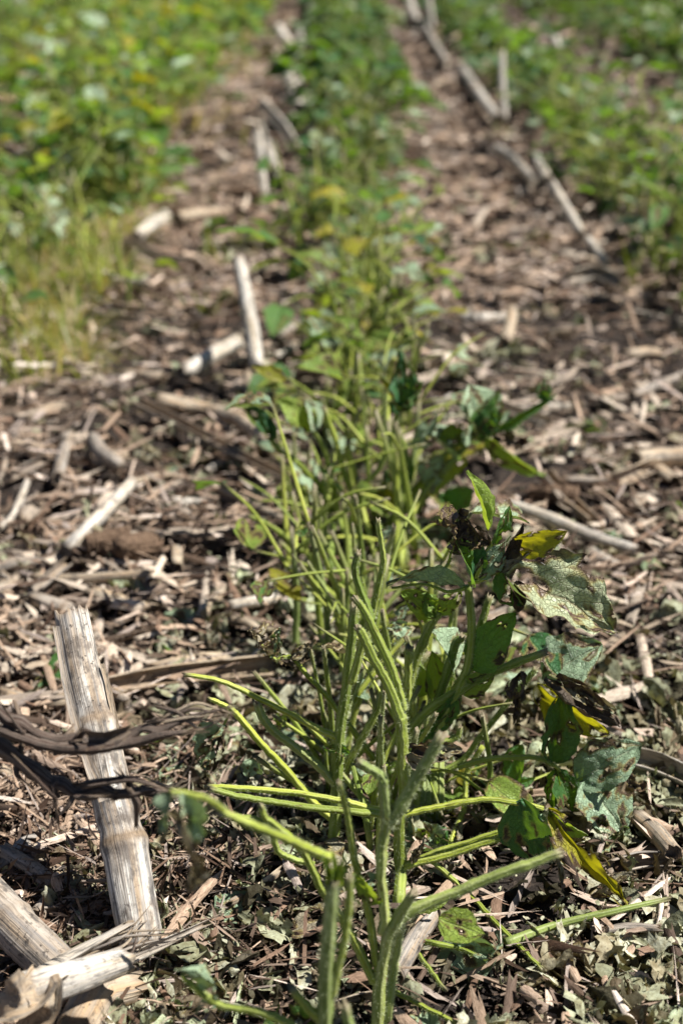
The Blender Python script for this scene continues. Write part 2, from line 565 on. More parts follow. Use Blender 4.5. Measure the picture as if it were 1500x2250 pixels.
def stalk_material(name, pale, grey, tan):
    m = NT(name)
    uv = m.n('UVMap').outputs[0]
    tc = m.n('TexCoord').outputs['Object']
    rn = m.n('ObjectInfo').outputs['Random']
    off = m.n('VectorMath', operation='ADD'); m.l(uv, off.inputs[0])
    cmb = m.n('CombineXYZ'); m.l(m.math('MULTIPLY', rn, 37.0), cmb.inputs[1]); m.l(cmb.outputs[0], off.inputs[1])
    uv = off.outputs[0]
    a = m.noise(m.mul(uv, (7, 22, 1)), 1.0, 4)
    c = m.mix(m.ramp(a, [(0.38, 0.0), (0.62, 1.0)]), pale, tan)
    b = m.noise(m.mul(uv, (22, 14, 1)), 1.0, 5, 0.65)
    c = m.mix(m.ramp(b, [(0.44, 0.0), (0.60, 1.0)]), c, grey)
    f = m.noise(m.mul(uv, (70, 30, 1)), 1.0, 3)
    c = m.mix(m.ramp(f, [(0.56, 0.0), (0.68, 0.75)]), c, tuple(x * 0.42 for x in tan))
    mott = m.ramp(m.noise(m.mul(uv, (9, 70, 1)), 1.0, 5, 0.7), [(0.5, 0.0), (0.62, 0.8)])
    c = m.mix(mott, c, tuple(x * 0.33 for x in grey))
    if name == 'stub_weathered':
        c = m.mix(m.ramp(m.noise(tc, 55, 4, 0.65), [(0.5, 0.0), (0.6, 0.75)]), c, (0.13, 0.105, 0.085))
    sp = m.ramp(m.noise(tc, 330, 3, 0.7), [(0.58, 0.0), (0.64, 1.0)])
    sb = m.ramp(m.noise(tc, 45, 2), [(0.42, 0.0), (0.6, 1.0)])
    c = m.mix(m.math('MULTIPLY', m.math('MULTIPLY', sp, sb), 0.8), c, (0.03, 0.025, 0.022))
    c = m.mix(m.attr('dmg'), c, m.mix(m.noise(tc, 500, 2), (0.07, 0.045, 0.028), (0.36, 0.27, 0.18)))
    m.base(c, 0.62, 0.25)
    m.bump(m.math('ADD', f, b), 0.5, 0.0012)
    return m.m


M['stalk'] = stalk_material('stalk_white', (0.74, 0.69, 0.61), (0.36, 0.34, 0.31), (0.54, 0.44, 0.31))
M['stub'] = stalk_material('stub_weathered', (0.70, 0.66, 0.59), (0.23, 0.215, 0.20), (0.42, 0.32, 0.22))
M['stalk_tan'] = stalk_material('stalk_tan', (0.52, 0.43, 0.31), (0.30, 0.26, 0.21), (0.42, 0.29, 0.17))
M['stalk_grey'] = stalk_material('stalk_grey', (0.44, 0.39, 0.33), (0.24, 0.22, 0.20), (0.34, 0.26, 0.18))
M['bark'] = stalk_material('dark_bark', (0.075, 0.045, 0.032), (0.19, 0.15, 0.12), (0.04, 0.022, 0.015))
m = NT('cob_chaff')
tc = m.n('TexCoord').outputs['Object']
m.base(m.mix(m.noise(tc, 300, 4), (0.05, 0.03, 0.02), (0.22, 0.15, 0.10)), 0.85, 0.15)
m.bump(m.noise(tc, 900, 3), 0.6, 0.001)
M['cob'] = m.m

m = NT('soil')
tc = m.n('TexCoord').outputs['Object']
c = m.mix(m.noise(tc, 22, 5, 0.6), (0.014, 0.011, 0.010), (0.048, 0.038, 0.032))
c = m.mix(m.ramp(m.noise(tc, 150, 5, 0.7), [(0.5, 0.0), (0.62, 0.8)]), c, (0.075, 0.058, 0.046))
c = m.mix(m.ramp(m.noise(tc, 60, 4, 0.7), [(0.58, 0.0), (0.66, 0.5)]), c, (0.03, 0.022, 0.018))
m.base(c, 0.9, 0.15)
m.bump(m.noise(tc, 240, 6, 0.7), 0.9, 0.004)
M['soil'] = m.m

m = NT('grass_blade')
tone = m.n('Attribute', attribute_name='tone').outputs['Color']
m.base(tone, 0.55, 0.3)
m.translucent(m.mix(1.0, tone, (1.6, 1.5, 0.5), 'MULTIPLY'), 0.4)
M['grass'] = m.m


# ------------------------------------------------------------------ ground sheet
def graded(lo, hi, s0, s1, ramp0):
    out = [0.0]; s = s0
    while out[-1] < hi:
        s = s0 if out[-1] < ramp0 else min(s * 1.12, s1)
        out.append(out[-1] + s)
    a = np.array(out)
    if lo < 0:
        a = np.concatenate([-a[:0:-1], a])
    return a


gx = graded(-1, 160, 0.007, 12, 0.42)
gy0 = graded(0, 200, 0.007, 12, 1.0) + 0.28
gy = np.concatenate([0.28 - graded(0, 60, 0.02, 12, 0.1)[:0:-1], gy0])
X, Y = np.meshgrid(gx, gy)
Z = height(X, Y)
idx = np.arange(X.size).reshape(X.shape)
q = np.stack([idx[:-1, :-1], idx[:-1, 1:], idx[1:, 1:], idx[1:, :-1]], -1).reshape(-1, 4)
tag(obj('ground', make_mesh('ground', np.stack([X, Y, Z], -1).reshape(-1, 3), q, None, [M['soil']])), 'dark brown field soil under the crop residue', 'soil', kind='structure')


# ------------------------------------------------------------------ loose litter (uncountable)
def chip_strip(seed, na=3, nl=5, arc=0.9, bend=0.5):
    r = np.random.default_rng(seed)
    t = np.linspace(-0.5, 0.5, nl + 1)
    a = np.linspace(-1, 1, na + 1) * arc
    b = (r.random() - 0.5) * 2 * bend
    tw = (r.random() - 0.5) * 0.8
    wid = 0.5 * (1 - 0.35 * r.random() * np.abs(t * 2) ** 2) * (1 + 0.25 * (r.random(nl + 1) - 0.5))
    V = np.zeros((nl + 1, na + 1, 3))
    ja = (r.random((2, na + 1)) - 0.5) * (0.2 + 0.45 * r.random())
    for i in range(nl + 1):
        xx = np.sin(a) / max(math.sin(min(arc, 1.5)), 0.2) * wid[i]
        zz = (np.cos(a) - math.cos(arc)) * wid[i]
        c, s_ = math.cos(tw * t[i]), math.sin(tw * t[i])
        V[i, :, 0] = xx * c - zz * s_ + b * 0.6 * (t[i] ** 2) * (1 if seed % 2 else -1)
        V[i, :, 2] = xx * s_ + zz * c
        V[i, :, 1] = t[i]
    V[0, :, 1] += ja[0]; V[-1, :, 1] += ja[1]
    bz = (r.random() - 0.4) * bend
    lift = bz * t ** 2 * 0.35 + (r.random(nl + 1) - 0.5) * 0.02
    uv = np.zeros((nl + 1, na + 1, 2)); uv[..., 0] = np.linspace(0, 1, na + 1)[None]; uv[..., 1] = t[:, None]
    idx = np.arange((nl + 1) * (na + 1)).reshape(nl + 1, na + 1)
    q = np.stack([idx[:-1, :-1], idx[:-1, 1:], idx[1:, 1:], idx[1:, :-1]], -1).reshape(-1, 4)
    return V.reshape(-1, 3), q, uv.reshape(-1, 2), np.repeat(lift, na + 1)


def chip_flake(seed, n=6):
    """a crumpled scrap of leaf with a torn outline"""
    r = np.random.default_rng(seed)
    a = np.linspace(0, 2 * math.pi, 13)[:-1]
    rad = 0.5 * (0.55 + 0.75 * r.random(12))
    V = [np.zeros(3)]
    fx, fy = r.random(2) * 9
    for ring in (0.5, 1.0):
        for i in range(12):
            rr = rad[i] * ring * (1 if ring == 1 else 0.9 + 0.2 * r.random())
            V.append(np.array([math.cos(a[i]) * rr * 0.75, math.sin(a[i]) * rr, 0]))
    V = np.array(V)
    V[:, 2] = 0.55 * (vn(V[:, 0] * 3.2 + fx, V[:, 1] * 3.2 + fy, seed) - 0.5) + 0.5 * (r.random() - 0.3) * V[:, 0] ** 2 * 2 + 0.4 * (r.random() - 0.4) * V[:, 1] ** 2 * 2
    tr = []
    q = []
    for i in range(12):
        j = (i + 1) % 12
        q.append((0, 1 + i, 1 + j, 1 + j))
        q.append((1 + i, 13 + i, 13 + j, 1 + j))
    q = np.array(q)
    t3 = q[0::2][:, :3]; q4 = q[1::2]
    return V, q4, V[:, :2] + 0.5, np.zeros(len(V)), t3


def scatter(name, temps, pos, scl, yaw, pitch, roll, colr, mats, kind='stuff', label=None, cat=None):
    n = len(pos)
    pick = rng.integers(0, len(temps), n)
    Vs, Qs, Ts, UVs, Cs = [], [], [], [], []
    off = 0
    for k, tp in enumerate(temps):
        ii = np.where(pick == k)[0]
        if not len(ii):
            continue
        v, q, uv, lift = tp[:4]
        m_ = len(ii)
        cy, sy = np.cos(yaw[ii]), np.sin(yaw[ii])
        cp, sp = np.cos(pitch[ii]), np.sin(pitch[ii])
        cr, sr = np.cos(roll[ii]), np.sin(roll[ii])
        P = v[None] * scl[ii][:, None, :]
        P[..., 2] += lift[None] * scl[ii][:, 1:2]
        x, y, z = P[..., 0], P[..., 1], P[..., 2]
        x, z = x * cr[:, None] + z * sr[:, None], -x * sr[:, None] + z * cr[:, None]
        y, z = y * cp[:, None] - z * sp[:, None], y * sp[:, None] + z * cp[:, None]
        x, y = x * cy[:, None] - y * sy[:, None], x * sy[:, None] + y * cy[:, None]
        W_ = np.stack([x, y, z], -1) + pos[ii][:, None, :]
        Vs.append(W_.reshape(-1, 3))
        nv = len(v)
        o = off + np.arange(m_)[:, None, None] * nv
        Qs.append((q[None] + o).reshape(-1, 4))
        if len(tp) > 4:
            Ts.append((tp[4][None] + o).reshape(-1, 3))
        u = uv[None] * np.stack([np.clip(scl[ii][:, 0] * 90, 0.2, 3), scl[ii][:, 1] * 12], -1)[:, None, :] + rng.random((m_, 1, 2)) * 50
        UVs.append(u.reshape(-1, 2))
        c = colr[ii][:, None, :] * (0.9 + 0.2 * rng.random((m_, nv, 1)))
        Cs.append(c.reshape(-1, 3))
        off += m_ * nv
    me = make_mesh(name, np.concatenate(Vs), np.concatenate(Qs), np.concatenate(Ts) if Ts else None, mats, np.concatenate(UVs), None, np.concatenate(Cs))
    return tag(obj(name, me), label, cat, None, kind)


def field_points(n, dmin, dmax, xw, bare=0.0):
    """points on the part of the field that can be seen, thinning out with distance"""
    if n > 1500:                                  # the litter runs on well past the edges of the view
        n = int(n * 2.3); xw += 0.17
        dmin = 0.26 if dmin < 0.5 else dmin
    u = rng.random(n)
    y = 1 / (1 / dmin + u * (1 / dmax - 1 / dmin)) if dmax / dmin > 2.5 else dmin + u * (dmax - dmin)
    x = (rng.random(n) - 0.5) * 2 * (0.34 * y + xw)
    keep = np.ones(n, bool)
    for (bx, by, br) in BARE:
        keep &= (np.hypot(x - bx, (y - by)) > br * (0.6 + 0.9 * rng.random(n))) | (rng.random(n) < 0.12)
    x, y = x[keep], y[keep]
    return x, y


BARE = [(*ground(440, 850)[:2], 0.045), (*ground(1110, 1060)[:2], 0.05), (*ground(480, 1990)[:2], 0.03), (*ground(610, 2130)[:2], 0.03),
        (*ground(1130, 1990)[:2], 0.03), (*ground(420, 1270)[:2], 0.03), (*ground(1100, 1640)[:2], 0.03), (*ground(50, 1100)[:2], 0.03), (*ground(1000, 2230)[:2], 0.02)]

TAN = np.array([[0.45, 0.355, 0.26], [0.34, 0.26, 0.185], [0.57, 0.485, 0.39], [0.37, 0.325, 0.28], [0.21, 0.145, 0.10], [0.27, 0.215, 0.165], [0.10, 0.072, 0.052], [0.70, 0.63, 0.54]])
TAN = TAN * np.array([0.93, 0.92, 0.97])
TANP = np.array([0.17, 0.2, 0.11, 0.14, 0.14, 0.13, 0.08, 0.03])
GRN = 1.12 * np.array([[0.30, 0.315, 0.215], [0.22, 0.23, 0.15], [0.39, 0.395, 0.30], [0.25, 0.225, 0.15], [0.15, 0.12, 0.08], [0.33, 0.38, 0.25]])
GRNP = np.array([0.24, 0.18, 0.16, 0.2, 0.14, 0.08])


def pick_col(n, pal, p, var=0.25):
    c = pal[rng.choice(len(pal), n, p=p / p.sum())]
    return np.clip(c * (1 - var / 2 + var * rng.random((n, 1))), 0.01, 0.85)


strips = [chip_strip(s, 4 if s % 2 else 3, 5, 0.3 + 1.1 * rng.random(), 0.7 if s % 3 else 1.7) for s in range(36)]
fibres = [chip_strip(100 + s, 1, 6, 0.4, 2.2) for s in range(14)]
flakes = [chip_flake(200 + s) for s in range(40)]


def litter(name, temps, x, y, sw, sl, lay, pal, palp, tilt, label, cat, mats, fixw=False):
    n = len(x)
    far = np.clip(1 + (y - 1.2) * 0.42, 1, 3.2)
    l = sl[0] + (sl[1] - sl[0]) * rng.random(n) ** 2.2
    w_ = sw[0] + (sw[1] - sw[0]) * rng.random(n) ** 1.5
    l, w_ = l * far, w_ * far
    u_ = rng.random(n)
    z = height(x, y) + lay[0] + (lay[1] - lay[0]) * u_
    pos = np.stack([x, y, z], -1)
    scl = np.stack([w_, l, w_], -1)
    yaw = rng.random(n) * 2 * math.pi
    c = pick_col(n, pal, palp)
    low_shade = rng.random(n) < 0.84 - 0.88 * u_                   # shade of the gaps painted into the colour of low-lying pieces
    c[low_shade] *= np.array([0.27, 0.235, 0.215])
    c = np.clip(c * (0.78 + 0.5 * u_[:, None] ** 1.5), 0, 0.82)  # painted light contrast: tone rises from the bottom layer to the top
    scatter(name, temps, pos, scl, yaw, rng.normal(0, tilt[0], n), rng.normal(0, tilt[1], n), c, mats, 'stuff', label, cat)


def keep_if(x, y, p):
    k_ = rng.random(len(x)) < p
    return x[k_], y[k_]


def leafy_zone(x, y):
    """1 where torn leaves cover the soil (round the row and right of it near the viewer), 0 on the strawy side"""
    near_ = smooth(-0.16, 0.02, x - 0.10 * (y - 0.5)) * smooth(1.05, 0.70, y)
    return np.clip(near_ + 0.5 * np.exp(-((x - 0.03) / 0.12) ** 2), 0, 1)


x, y = field_points(60000, 0.36, 2.4, 0.14)
x, y = keep_if(x, y, 1 - 0.84 * leafy_zone(x, y))
x, y = keep_if(x, y, 0.36 + 0.64 * smooth(0.40, 0.56, fbm(x * 11, y * 11, 77)))
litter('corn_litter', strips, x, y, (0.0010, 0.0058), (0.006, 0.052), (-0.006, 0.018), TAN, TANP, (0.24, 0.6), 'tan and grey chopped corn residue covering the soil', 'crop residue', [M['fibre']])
x, y = field_points(60000, 1.7, 9.5, 0.3)
x, y = keep_if(x, y, 0.5 + 0.5 * smooth(0.42, 0.56, fbm(x * 6, y * 4, 78)))
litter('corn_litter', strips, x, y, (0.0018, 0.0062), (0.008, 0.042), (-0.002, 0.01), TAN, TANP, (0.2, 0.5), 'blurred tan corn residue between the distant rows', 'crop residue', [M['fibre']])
x, y = field_points(16000, 0.36, 2.0, 0.12)
x, y = keep_if(x, y, 1 - 0.85 * leafy_zone(x, y))
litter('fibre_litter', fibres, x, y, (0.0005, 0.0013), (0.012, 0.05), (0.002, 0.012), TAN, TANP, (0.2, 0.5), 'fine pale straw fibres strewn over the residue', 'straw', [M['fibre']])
x, y = field_points(2200, 0.75, 4.0, 0.14)
x, y = keep_if(x, y, smooth(0.40, 0.52, fbm(x * 6, y * 6, 91)) * (1 - 0.7 * leafy_zone(x, y)))
PALE = np.array([[0.54, 0.47, 0.39], [0.44, 0.39, 0.33], [0.38, 0.32, 0.25], [0.60, 0.54, 0.46], [0.30, 0.26, 0.22]])
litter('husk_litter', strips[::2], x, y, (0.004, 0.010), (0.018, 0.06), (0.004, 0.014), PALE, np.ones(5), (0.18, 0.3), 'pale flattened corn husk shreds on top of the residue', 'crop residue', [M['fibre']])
c0 = ground(200, 2000)
n_ = 5200
x = rng.normal(c0.x - 0.005, 0.055, n_); y = rng.normal(c0.y + 0.01, 0.075, n_)
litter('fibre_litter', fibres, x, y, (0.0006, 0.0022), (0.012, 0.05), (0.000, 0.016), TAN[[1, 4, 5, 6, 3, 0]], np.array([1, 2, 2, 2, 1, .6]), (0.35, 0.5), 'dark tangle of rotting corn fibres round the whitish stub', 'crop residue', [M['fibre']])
scraps = []
for i in range(26):
    V_, q_, uv_, d_ = leaf(1.0, 0.55 + 0.4 * rng.random(), 900 + i, rng.uniform(0, 40), rng.uniform(-70, 90), rng.uniform(0, 90), rng.uniform(.2, .42), rng.uniform(.28, .42), 9, 12, 0.8, 4.5, 0.2)
    V_ = V_ - V_.mean(0)
    scraps.append((V_, q_, uv_, np.zeros(len(V_))))
x, y = field_points(42000, 0.36, 2.6, 0.12)
x, y = keep_if(x, y, np.clip(0.14 + leafy_zone(x, y), 0, 1))
x, y = keep_if(x, y, 0.05 + 0.8 * smooth(0.44, 0.60, fbm(x * 14 + 5, y * 14, 79)))
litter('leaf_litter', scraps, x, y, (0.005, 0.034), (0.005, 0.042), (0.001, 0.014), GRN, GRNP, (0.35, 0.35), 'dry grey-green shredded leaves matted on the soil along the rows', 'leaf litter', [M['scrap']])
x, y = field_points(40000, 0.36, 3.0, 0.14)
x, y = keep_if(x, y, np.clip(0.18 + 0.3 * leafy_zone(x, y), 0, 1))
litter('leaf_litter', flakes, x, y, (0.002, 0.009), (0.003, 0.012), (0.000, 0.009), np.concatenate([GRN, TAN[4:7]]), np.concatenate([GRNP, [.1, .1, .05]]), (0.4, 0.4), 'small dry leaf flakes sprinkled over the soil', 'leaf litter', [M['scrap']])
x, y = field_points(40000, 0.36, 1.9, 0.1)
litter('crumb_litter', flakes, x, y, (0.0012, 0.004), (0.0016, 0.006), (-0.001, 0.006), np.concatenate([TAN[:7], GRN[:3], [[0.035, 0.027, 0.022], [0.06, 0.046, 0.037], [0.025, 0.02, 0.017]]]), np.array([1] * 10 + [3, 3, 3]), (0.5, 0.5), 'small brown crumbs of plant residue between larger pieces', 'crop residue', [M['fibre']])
# ------------------------------------------------------------------ corn stalks, cobs and twigs
def relative(V, o):
    return V - np.array(o, float)[None]


def stalk_mesh(P, R, mat, seed=0, nodes=(), nseg=22, k=10, jag=0.012, a0=0.0, a1=2 * math.pi, rough=0.03):
    """a weathered stalk: fibrous outside, swollen nodes, a torn open end with a pith plug"""
    r = np.random.default_rng(seed)
    C, rr = spline(P, R, k)
    n = len(C)
    T, N, B = frames(C)
    L = np.concatenate([[0], np.cumsum(np.linalg.norm(np.diff(C, axis=0), axis=1))])
    t = L / L[-1]
    node = np.zeros(n)
    swell = np.ones(n)
    for nd in nodes:
        swell += 0.08 * np.exp(-((t - nd) / 0.02) ** 2) - 0.06 * np.exp(-((t - nd - 0.045) / 0.02) ** 2)
        node = np.maximum(node, np.exp(-((t - nd - 0.012) / 0.016) ** 2))
    a = np.linspace(a0, a1, nseg + 1)
    full = abs(a1 - a0 - 2 * math.pi) < 1e-6
    A, TT = np.meshgrid(a, t)
    w_ = 1 + 0.05 * (fbm(np.cos(A) * 1.5 + seed, TT * 5 + np.sin(A) * 1.5, seed) - 0.5) * 2 + 0.05 * np.cos(2 * A + seed) + 0.004 * np.cos(17 * A) + rough * (fbm(np.cos(A) * 3 + seed, TT * 30 + np.sin(A) * 3, seed + 5) - 0.5)
    rad = rr[:, None] * swell[:, None] * w_
    ja0 = (vn(np.cos(a) * 5 + seed, np.sin(a) * 5, seed + 1) ** 1.5) * jag
    ja1 = (vn(np.cos(a) * 5 + seed + 7, np.sin(a) * 5, seed + 2) ** 1.5) * jag

    def shell(scale):
        V = C[:, None, :] + (rad * scale)[..., None] * (np.cos(A)[..., None] * N[:, None, :] + np.sin(A)[..., None] * B[:, None, :])
        V[-1] += T[-1][None] * ja1[:, None]
        V[0] -= T[0][None] * ja0[:, None]
        return V
    idx = np.arange(n * (nseg + 1)).reshape(n, nseg + 1)
    qo = np.stack([idx[:-1, :-1], idx[:-1, 1:], idx[1:, 1:], idx[1:, :-1]], -1).reshape(-1, 4)
    uv = np.stack([A / (2 * math.pi), np.broadcast_to(L[:, None], A.shape)], -1).reshape(-1, 2)
    d = np.broadcast_to(node[:, None], A.shape).copy()
    d = np.clip(d * (0.5 + fbm(A * 2, TT * 9, seed)), 0, 1)
    d[-1] = 0.6; d[0] = 0.6
    Vo, Vi = shell(1.0).reshape(-1, 3), shell(0.86).reshape(-1, 3)
    o = len(Vo)
    q = [qo, qo[:, ::-1] + o]
    rim = np.stack([idx[-1, :-1], idx[-1, 1:], idx[-1, 1:] + o, idx[-1, :-1] + o], -1)
    rim0 = np.stack([idx[0, 1:], idx[0, :-1], idx[0, :-1] + o, idx[0, 1:] + o], -1)
    q += [rim, rim0]
    if not full:
        q += [np.stack([idx[:-1, 0] + o, idx[:-1, 0], idx[1:, 0], idx[1:, 0] + o], -1), np.stack([idx[:-1, -1], idx[:-1, -1] + o, idx[1:, -1] + o, idx[1:, -1]], -1)]
    V = np.concatenate([Vo, Vi]); uv = np.concatenate([uv, uv]); d = np.concatenate([d.ravel(), np.clip(d.ravel() + 0.35, 0, 1)])
    tr = []
    if full:
        V = np.concatenate([V, C[-1:] - T[-1:] * rr[-1] * 0.35, C[:1] + T[:1] * rr[0] * 0.35]); uv = np.concatenate([uv, [[0.3, 0.1], [0.2, 0.3]]]); d = np.concatenate([d, [0.9, 0.9]])
        e, b = len(V) - 2, len(V) - 1
        i1 = idx[-2] + o; i0 = idx[1] + o
        tr = [(i1[i], i1[i + 1], e) for i in range(nseg)] + [(i0[i + 1], i0[i], b) for i in range(nseg)]
    return V, np.concatenate(q), np.array(tr, np.int32).reshape(-1, 3), uv, d


def stalk(name, P, R, mat, label=None, cat='corn stalk', seed=0, parent=None, group=None, **kw):
    V, q, tr, uv, d = stalk_mesh(P, R, mat, seed, **kw)
    if parent is None:
        c = np.array(P[len(P) // 2], float)
        c[2] = min(p[2] for p in P)
        o = obj(name, make_mesh(name, V - c, q, tr, [M[mat]], uv, {'dmg': d}), None, c)
        tag(o, label, cat, group)
    else:
        o = obj(name, make_mesh(name, relative(V, parent.location), q, tr, [M[mat]], uv, {'dmg': d}), parent)
    return o


def resting(px, py, lift):
    """the point lift above the uneven soil seen at this picture position"""
    p_ = ground(px, py, 0.0)
    for _ in range(6):
        p_ = ground(px, py, H(p_.x, p_.y) + lift)
    return p_


def px_r(wpx, p):
    return wpx / 2 / FPX * depth(p)


def on_ground(pts, lift=0.0, lifts=None):
    out = []
    for i, (a, b) in enumerate(pts):
        z = lift if lifts is None else lifts[i]
        out.append(ground(a, b, z))
    return out


def sheet_strip(name, P, width, mat, parent, seed=0, fold=20, crumple=0.02, holes=0.0, nrm=(0, -0.5, 1)):
    """a torn husk or sheath strip following P"""
    C, _ = spline(P, [1] * len(P), 8)
    T, N, B = frames(C)
    n = len(C)
    s = np.linspace(-1, 1, 9)
    t = np.linspace(0, 1, n)
    nrm = np.array(nrm, float)
    X_ = np.cross(T, nrm); X_ /= np.linalg.norm(X_, axis=1)[:, None]
    Z_ = np.cross(X_, T)
    wd = width / 2 * (1 - 0.35 * t ** 3) * (0.85 + 0.3 * vn(t * 6 + seed, t * 0, seed))
    S_, T_ = np.meshgrid(s, t)
    f = math.radians(fold)
    V = C[:, None] + X_[:, None] * (S_ * wd[:, None] * math.cos(f))[..., None] + Z_[:, None] * (np.abs(S_) ** 1.5 * wd[:, None] * math.sin(f) + crumple * (fbm(S_ * 2 + seed, T_ * 5, seed) - 0.5) * width * 6)[..., None]
    V[-1] += T[-1] * (vn(s * 6, s * 0, seed) * width * 0.5)[:, None]
    idx = np.arange(n * 9).reshape(n, 9)
    q = np.stack([idx[:-1, :-1], idx[:-1, 1:], idx[1:, 1:], idx[1:, :-1]], -1).reshape(-1, 4)
    uv = np.stack([S_ * 0.15 + 0.5, T_ * 0.1], -1).reshape(-1, 2)
    dd = np.clip((fbm(S_ * 3, T_ * 6, seed + 3) - 0.45) * 2, 0, 0.7).ravel()
    V = V.reshape(-1, 3)
    return obj(name, make_mesh(name, relative(V, parent.location), q, None, [M[mat]], uv, {'dmg': dd}), parent)


# the pale upright stub at the lower left
D0 = 0.528
P = [upright(312, 2075, D0 - .006), upright(291, 1961, D0 + .008), upright(273, 1859, D0 + .022), upright(249, 1761, D0 + .036), upright(230, 1670, D0 + .048), upright(213, 1597, D0 + .058), upright(182, 1472, D0 + .076), upright(158, 1355, D0 + .093)]
root = empty('corn_stalk_stub', P[0], 'thick whitish upright corn stub with dark rings, crossed by dark twigs', 'corn stalk', 'corn stalks left standing or lying in the field')
stalk('stem', P, [px_r(w_, p) for w_, p in zip((92, 93, 97, 90, 84, 86, 77, 70), P)], 'stub', None, seed=3, parent=root, nodes=(0.29, 0.655), k=12, nseg=32, jag=0.005)
sheet_strip('torn_sheath', [upright(228, 1760, D0 + 0.02), upright(186, 1650, D0 + 0.035), upright(150, 1520, D0 + 0.052), upright(126, 1385, D0 + 0.075)], 0.005, 'stalk_grey', root, 5)
sheet_strip('torn_sheath', [upright(262, 1625, D0 + 0.052), upright(249, 1560, D0 + 0.06), upright(234, 1490, D0 + 0.07), upright(226, 1462, D0 + 0.074)], 0.003, 'stalk_tan', root, 6)

D1 = 0.487


def twig(pts, ws, D, seed, label):
    P = [upright(a, b, D) for a, b in pts]
    Q, wq = spline(P, list(ws), 2)
    jr = random.Random(seed)
    P = [Vector(q_) + Vector((0, jr.uniform(-1, 1), jr.uniform(-1, 1))) * 0.0016 for q_ in Q]
    ws = [w_ * jr.uniform(0.65, 1.25) for w_ in wq]
    r_ = empty('dark_twig', P[len(P) // 2], label, 'twig')
    stalk('bark_stem', P, [px_r(w_, p) for w_, p in zip(ws, P)], 'bark', None, seed=seed, parent=r_, k=8, nseg=16, jag=0.006, rough=0.35)
    for kk in range(5):
        e = P[jr.randrange(2, len(P) - 2)]
        stalk('twig_spur', [e, e + Vector((jr.uniform(-.004, .004), -.003, jr.uniform(-.006, .006))), e + Vector((jr.uniform(-.008, .008), -.004, jr.uniform(-.014, .010)))], [0.0016, 0.0012, 0.0004], 'bark', None, seed=seed + 80 + kk, parent=r_, k=4, nseg=7, rough=.4)
    e = P[-1]
    for kk in range(9):
        f_ = e + Vector((jr.uniform(-.014, .0), jr.uniform(-.002, .002), jr.uniform(-.003, .003)))
        stalk('splinter', [f_, f_ + Vector((jr.uniform(.004, .008), jr.uniform(-.002, .002), jr.uniform(-.003, .003))), f_ + Vector((jr.uniform(.009, .018), jr.uniform(-.003, .003), jr.uniform(-.008, .006)))], [0.0007, 0.0006, 0.0002], jr.choice(['bark', 'bark', 'stalk_tan']), None, seed=seed + 50 + kk, parent=r_, k=4, nseg=6)
    return r_


tw = twig([(-40, 1545), (20, 1572), (75, 1607), (140, 1628), (205, 1630), (280, 1615), (350, 1597), (424, 1584)], (26, 28, 27, 26, 30, 25, 20, 15), D1, 31, 'upper dark brown twig lying across the whitish upright corn stub')
stalk('bark_strand', [upright(a, b, D1 - 0.004) for a, b in [(-30, 1590), (40, 1618), (110, 1640), (200, 1645), (290, 1632), (350, 1616), (400, 1610)]], [px_r(w_, P[0]) for w_ in (20, 22, 20, 24, 22, 18, 10)], 'bark', None, seed=33, parent=tw, k=14, nseg=10, rough=0.6)
sheet_strip('sheath', [upright(195, 1622, D1 - 0.008), upright(240, 1622, D1 - 0.010), upright(282, 1606, D1 - 0.008)], 0.010, 'bark', tw, 35, 40, nrm=(0, -1, 0.3))
tw = twig([(-40, 1620), (40, 1672), (110, 1712), (165, 1738), (215, 1747), (290, 1735), (352, 1740)], (42, 46, 42, 36, 34, 25, 15), D1 - 0.002, 37, 'lower thicker dark twig lying across the whitish upright corn stub')
stalk('bark_strand', [upright(a, b, D1 - 0.004) for a, b in [(200, 1722), (250, 1715), (290, 1712), (330, 1722)]], [px_r(w_, P[0]) for w_ in (18, 16, 14, 8)], 'bark', None, seed=39, parent=tw, k=8, nseg=8)
stalk('bark_strand', [upright(a, b, D1 - 0.004) for a, b in [(290, 1740), (302, 1765), (300, 1800)]], [px_r(w_, P[0]) for w_ in (16, 18, 8)], 'bark', None, seed=40, parent=tw, k=8, nseg=8)

G_ST = 'corn stalks left standing or lying in the field'
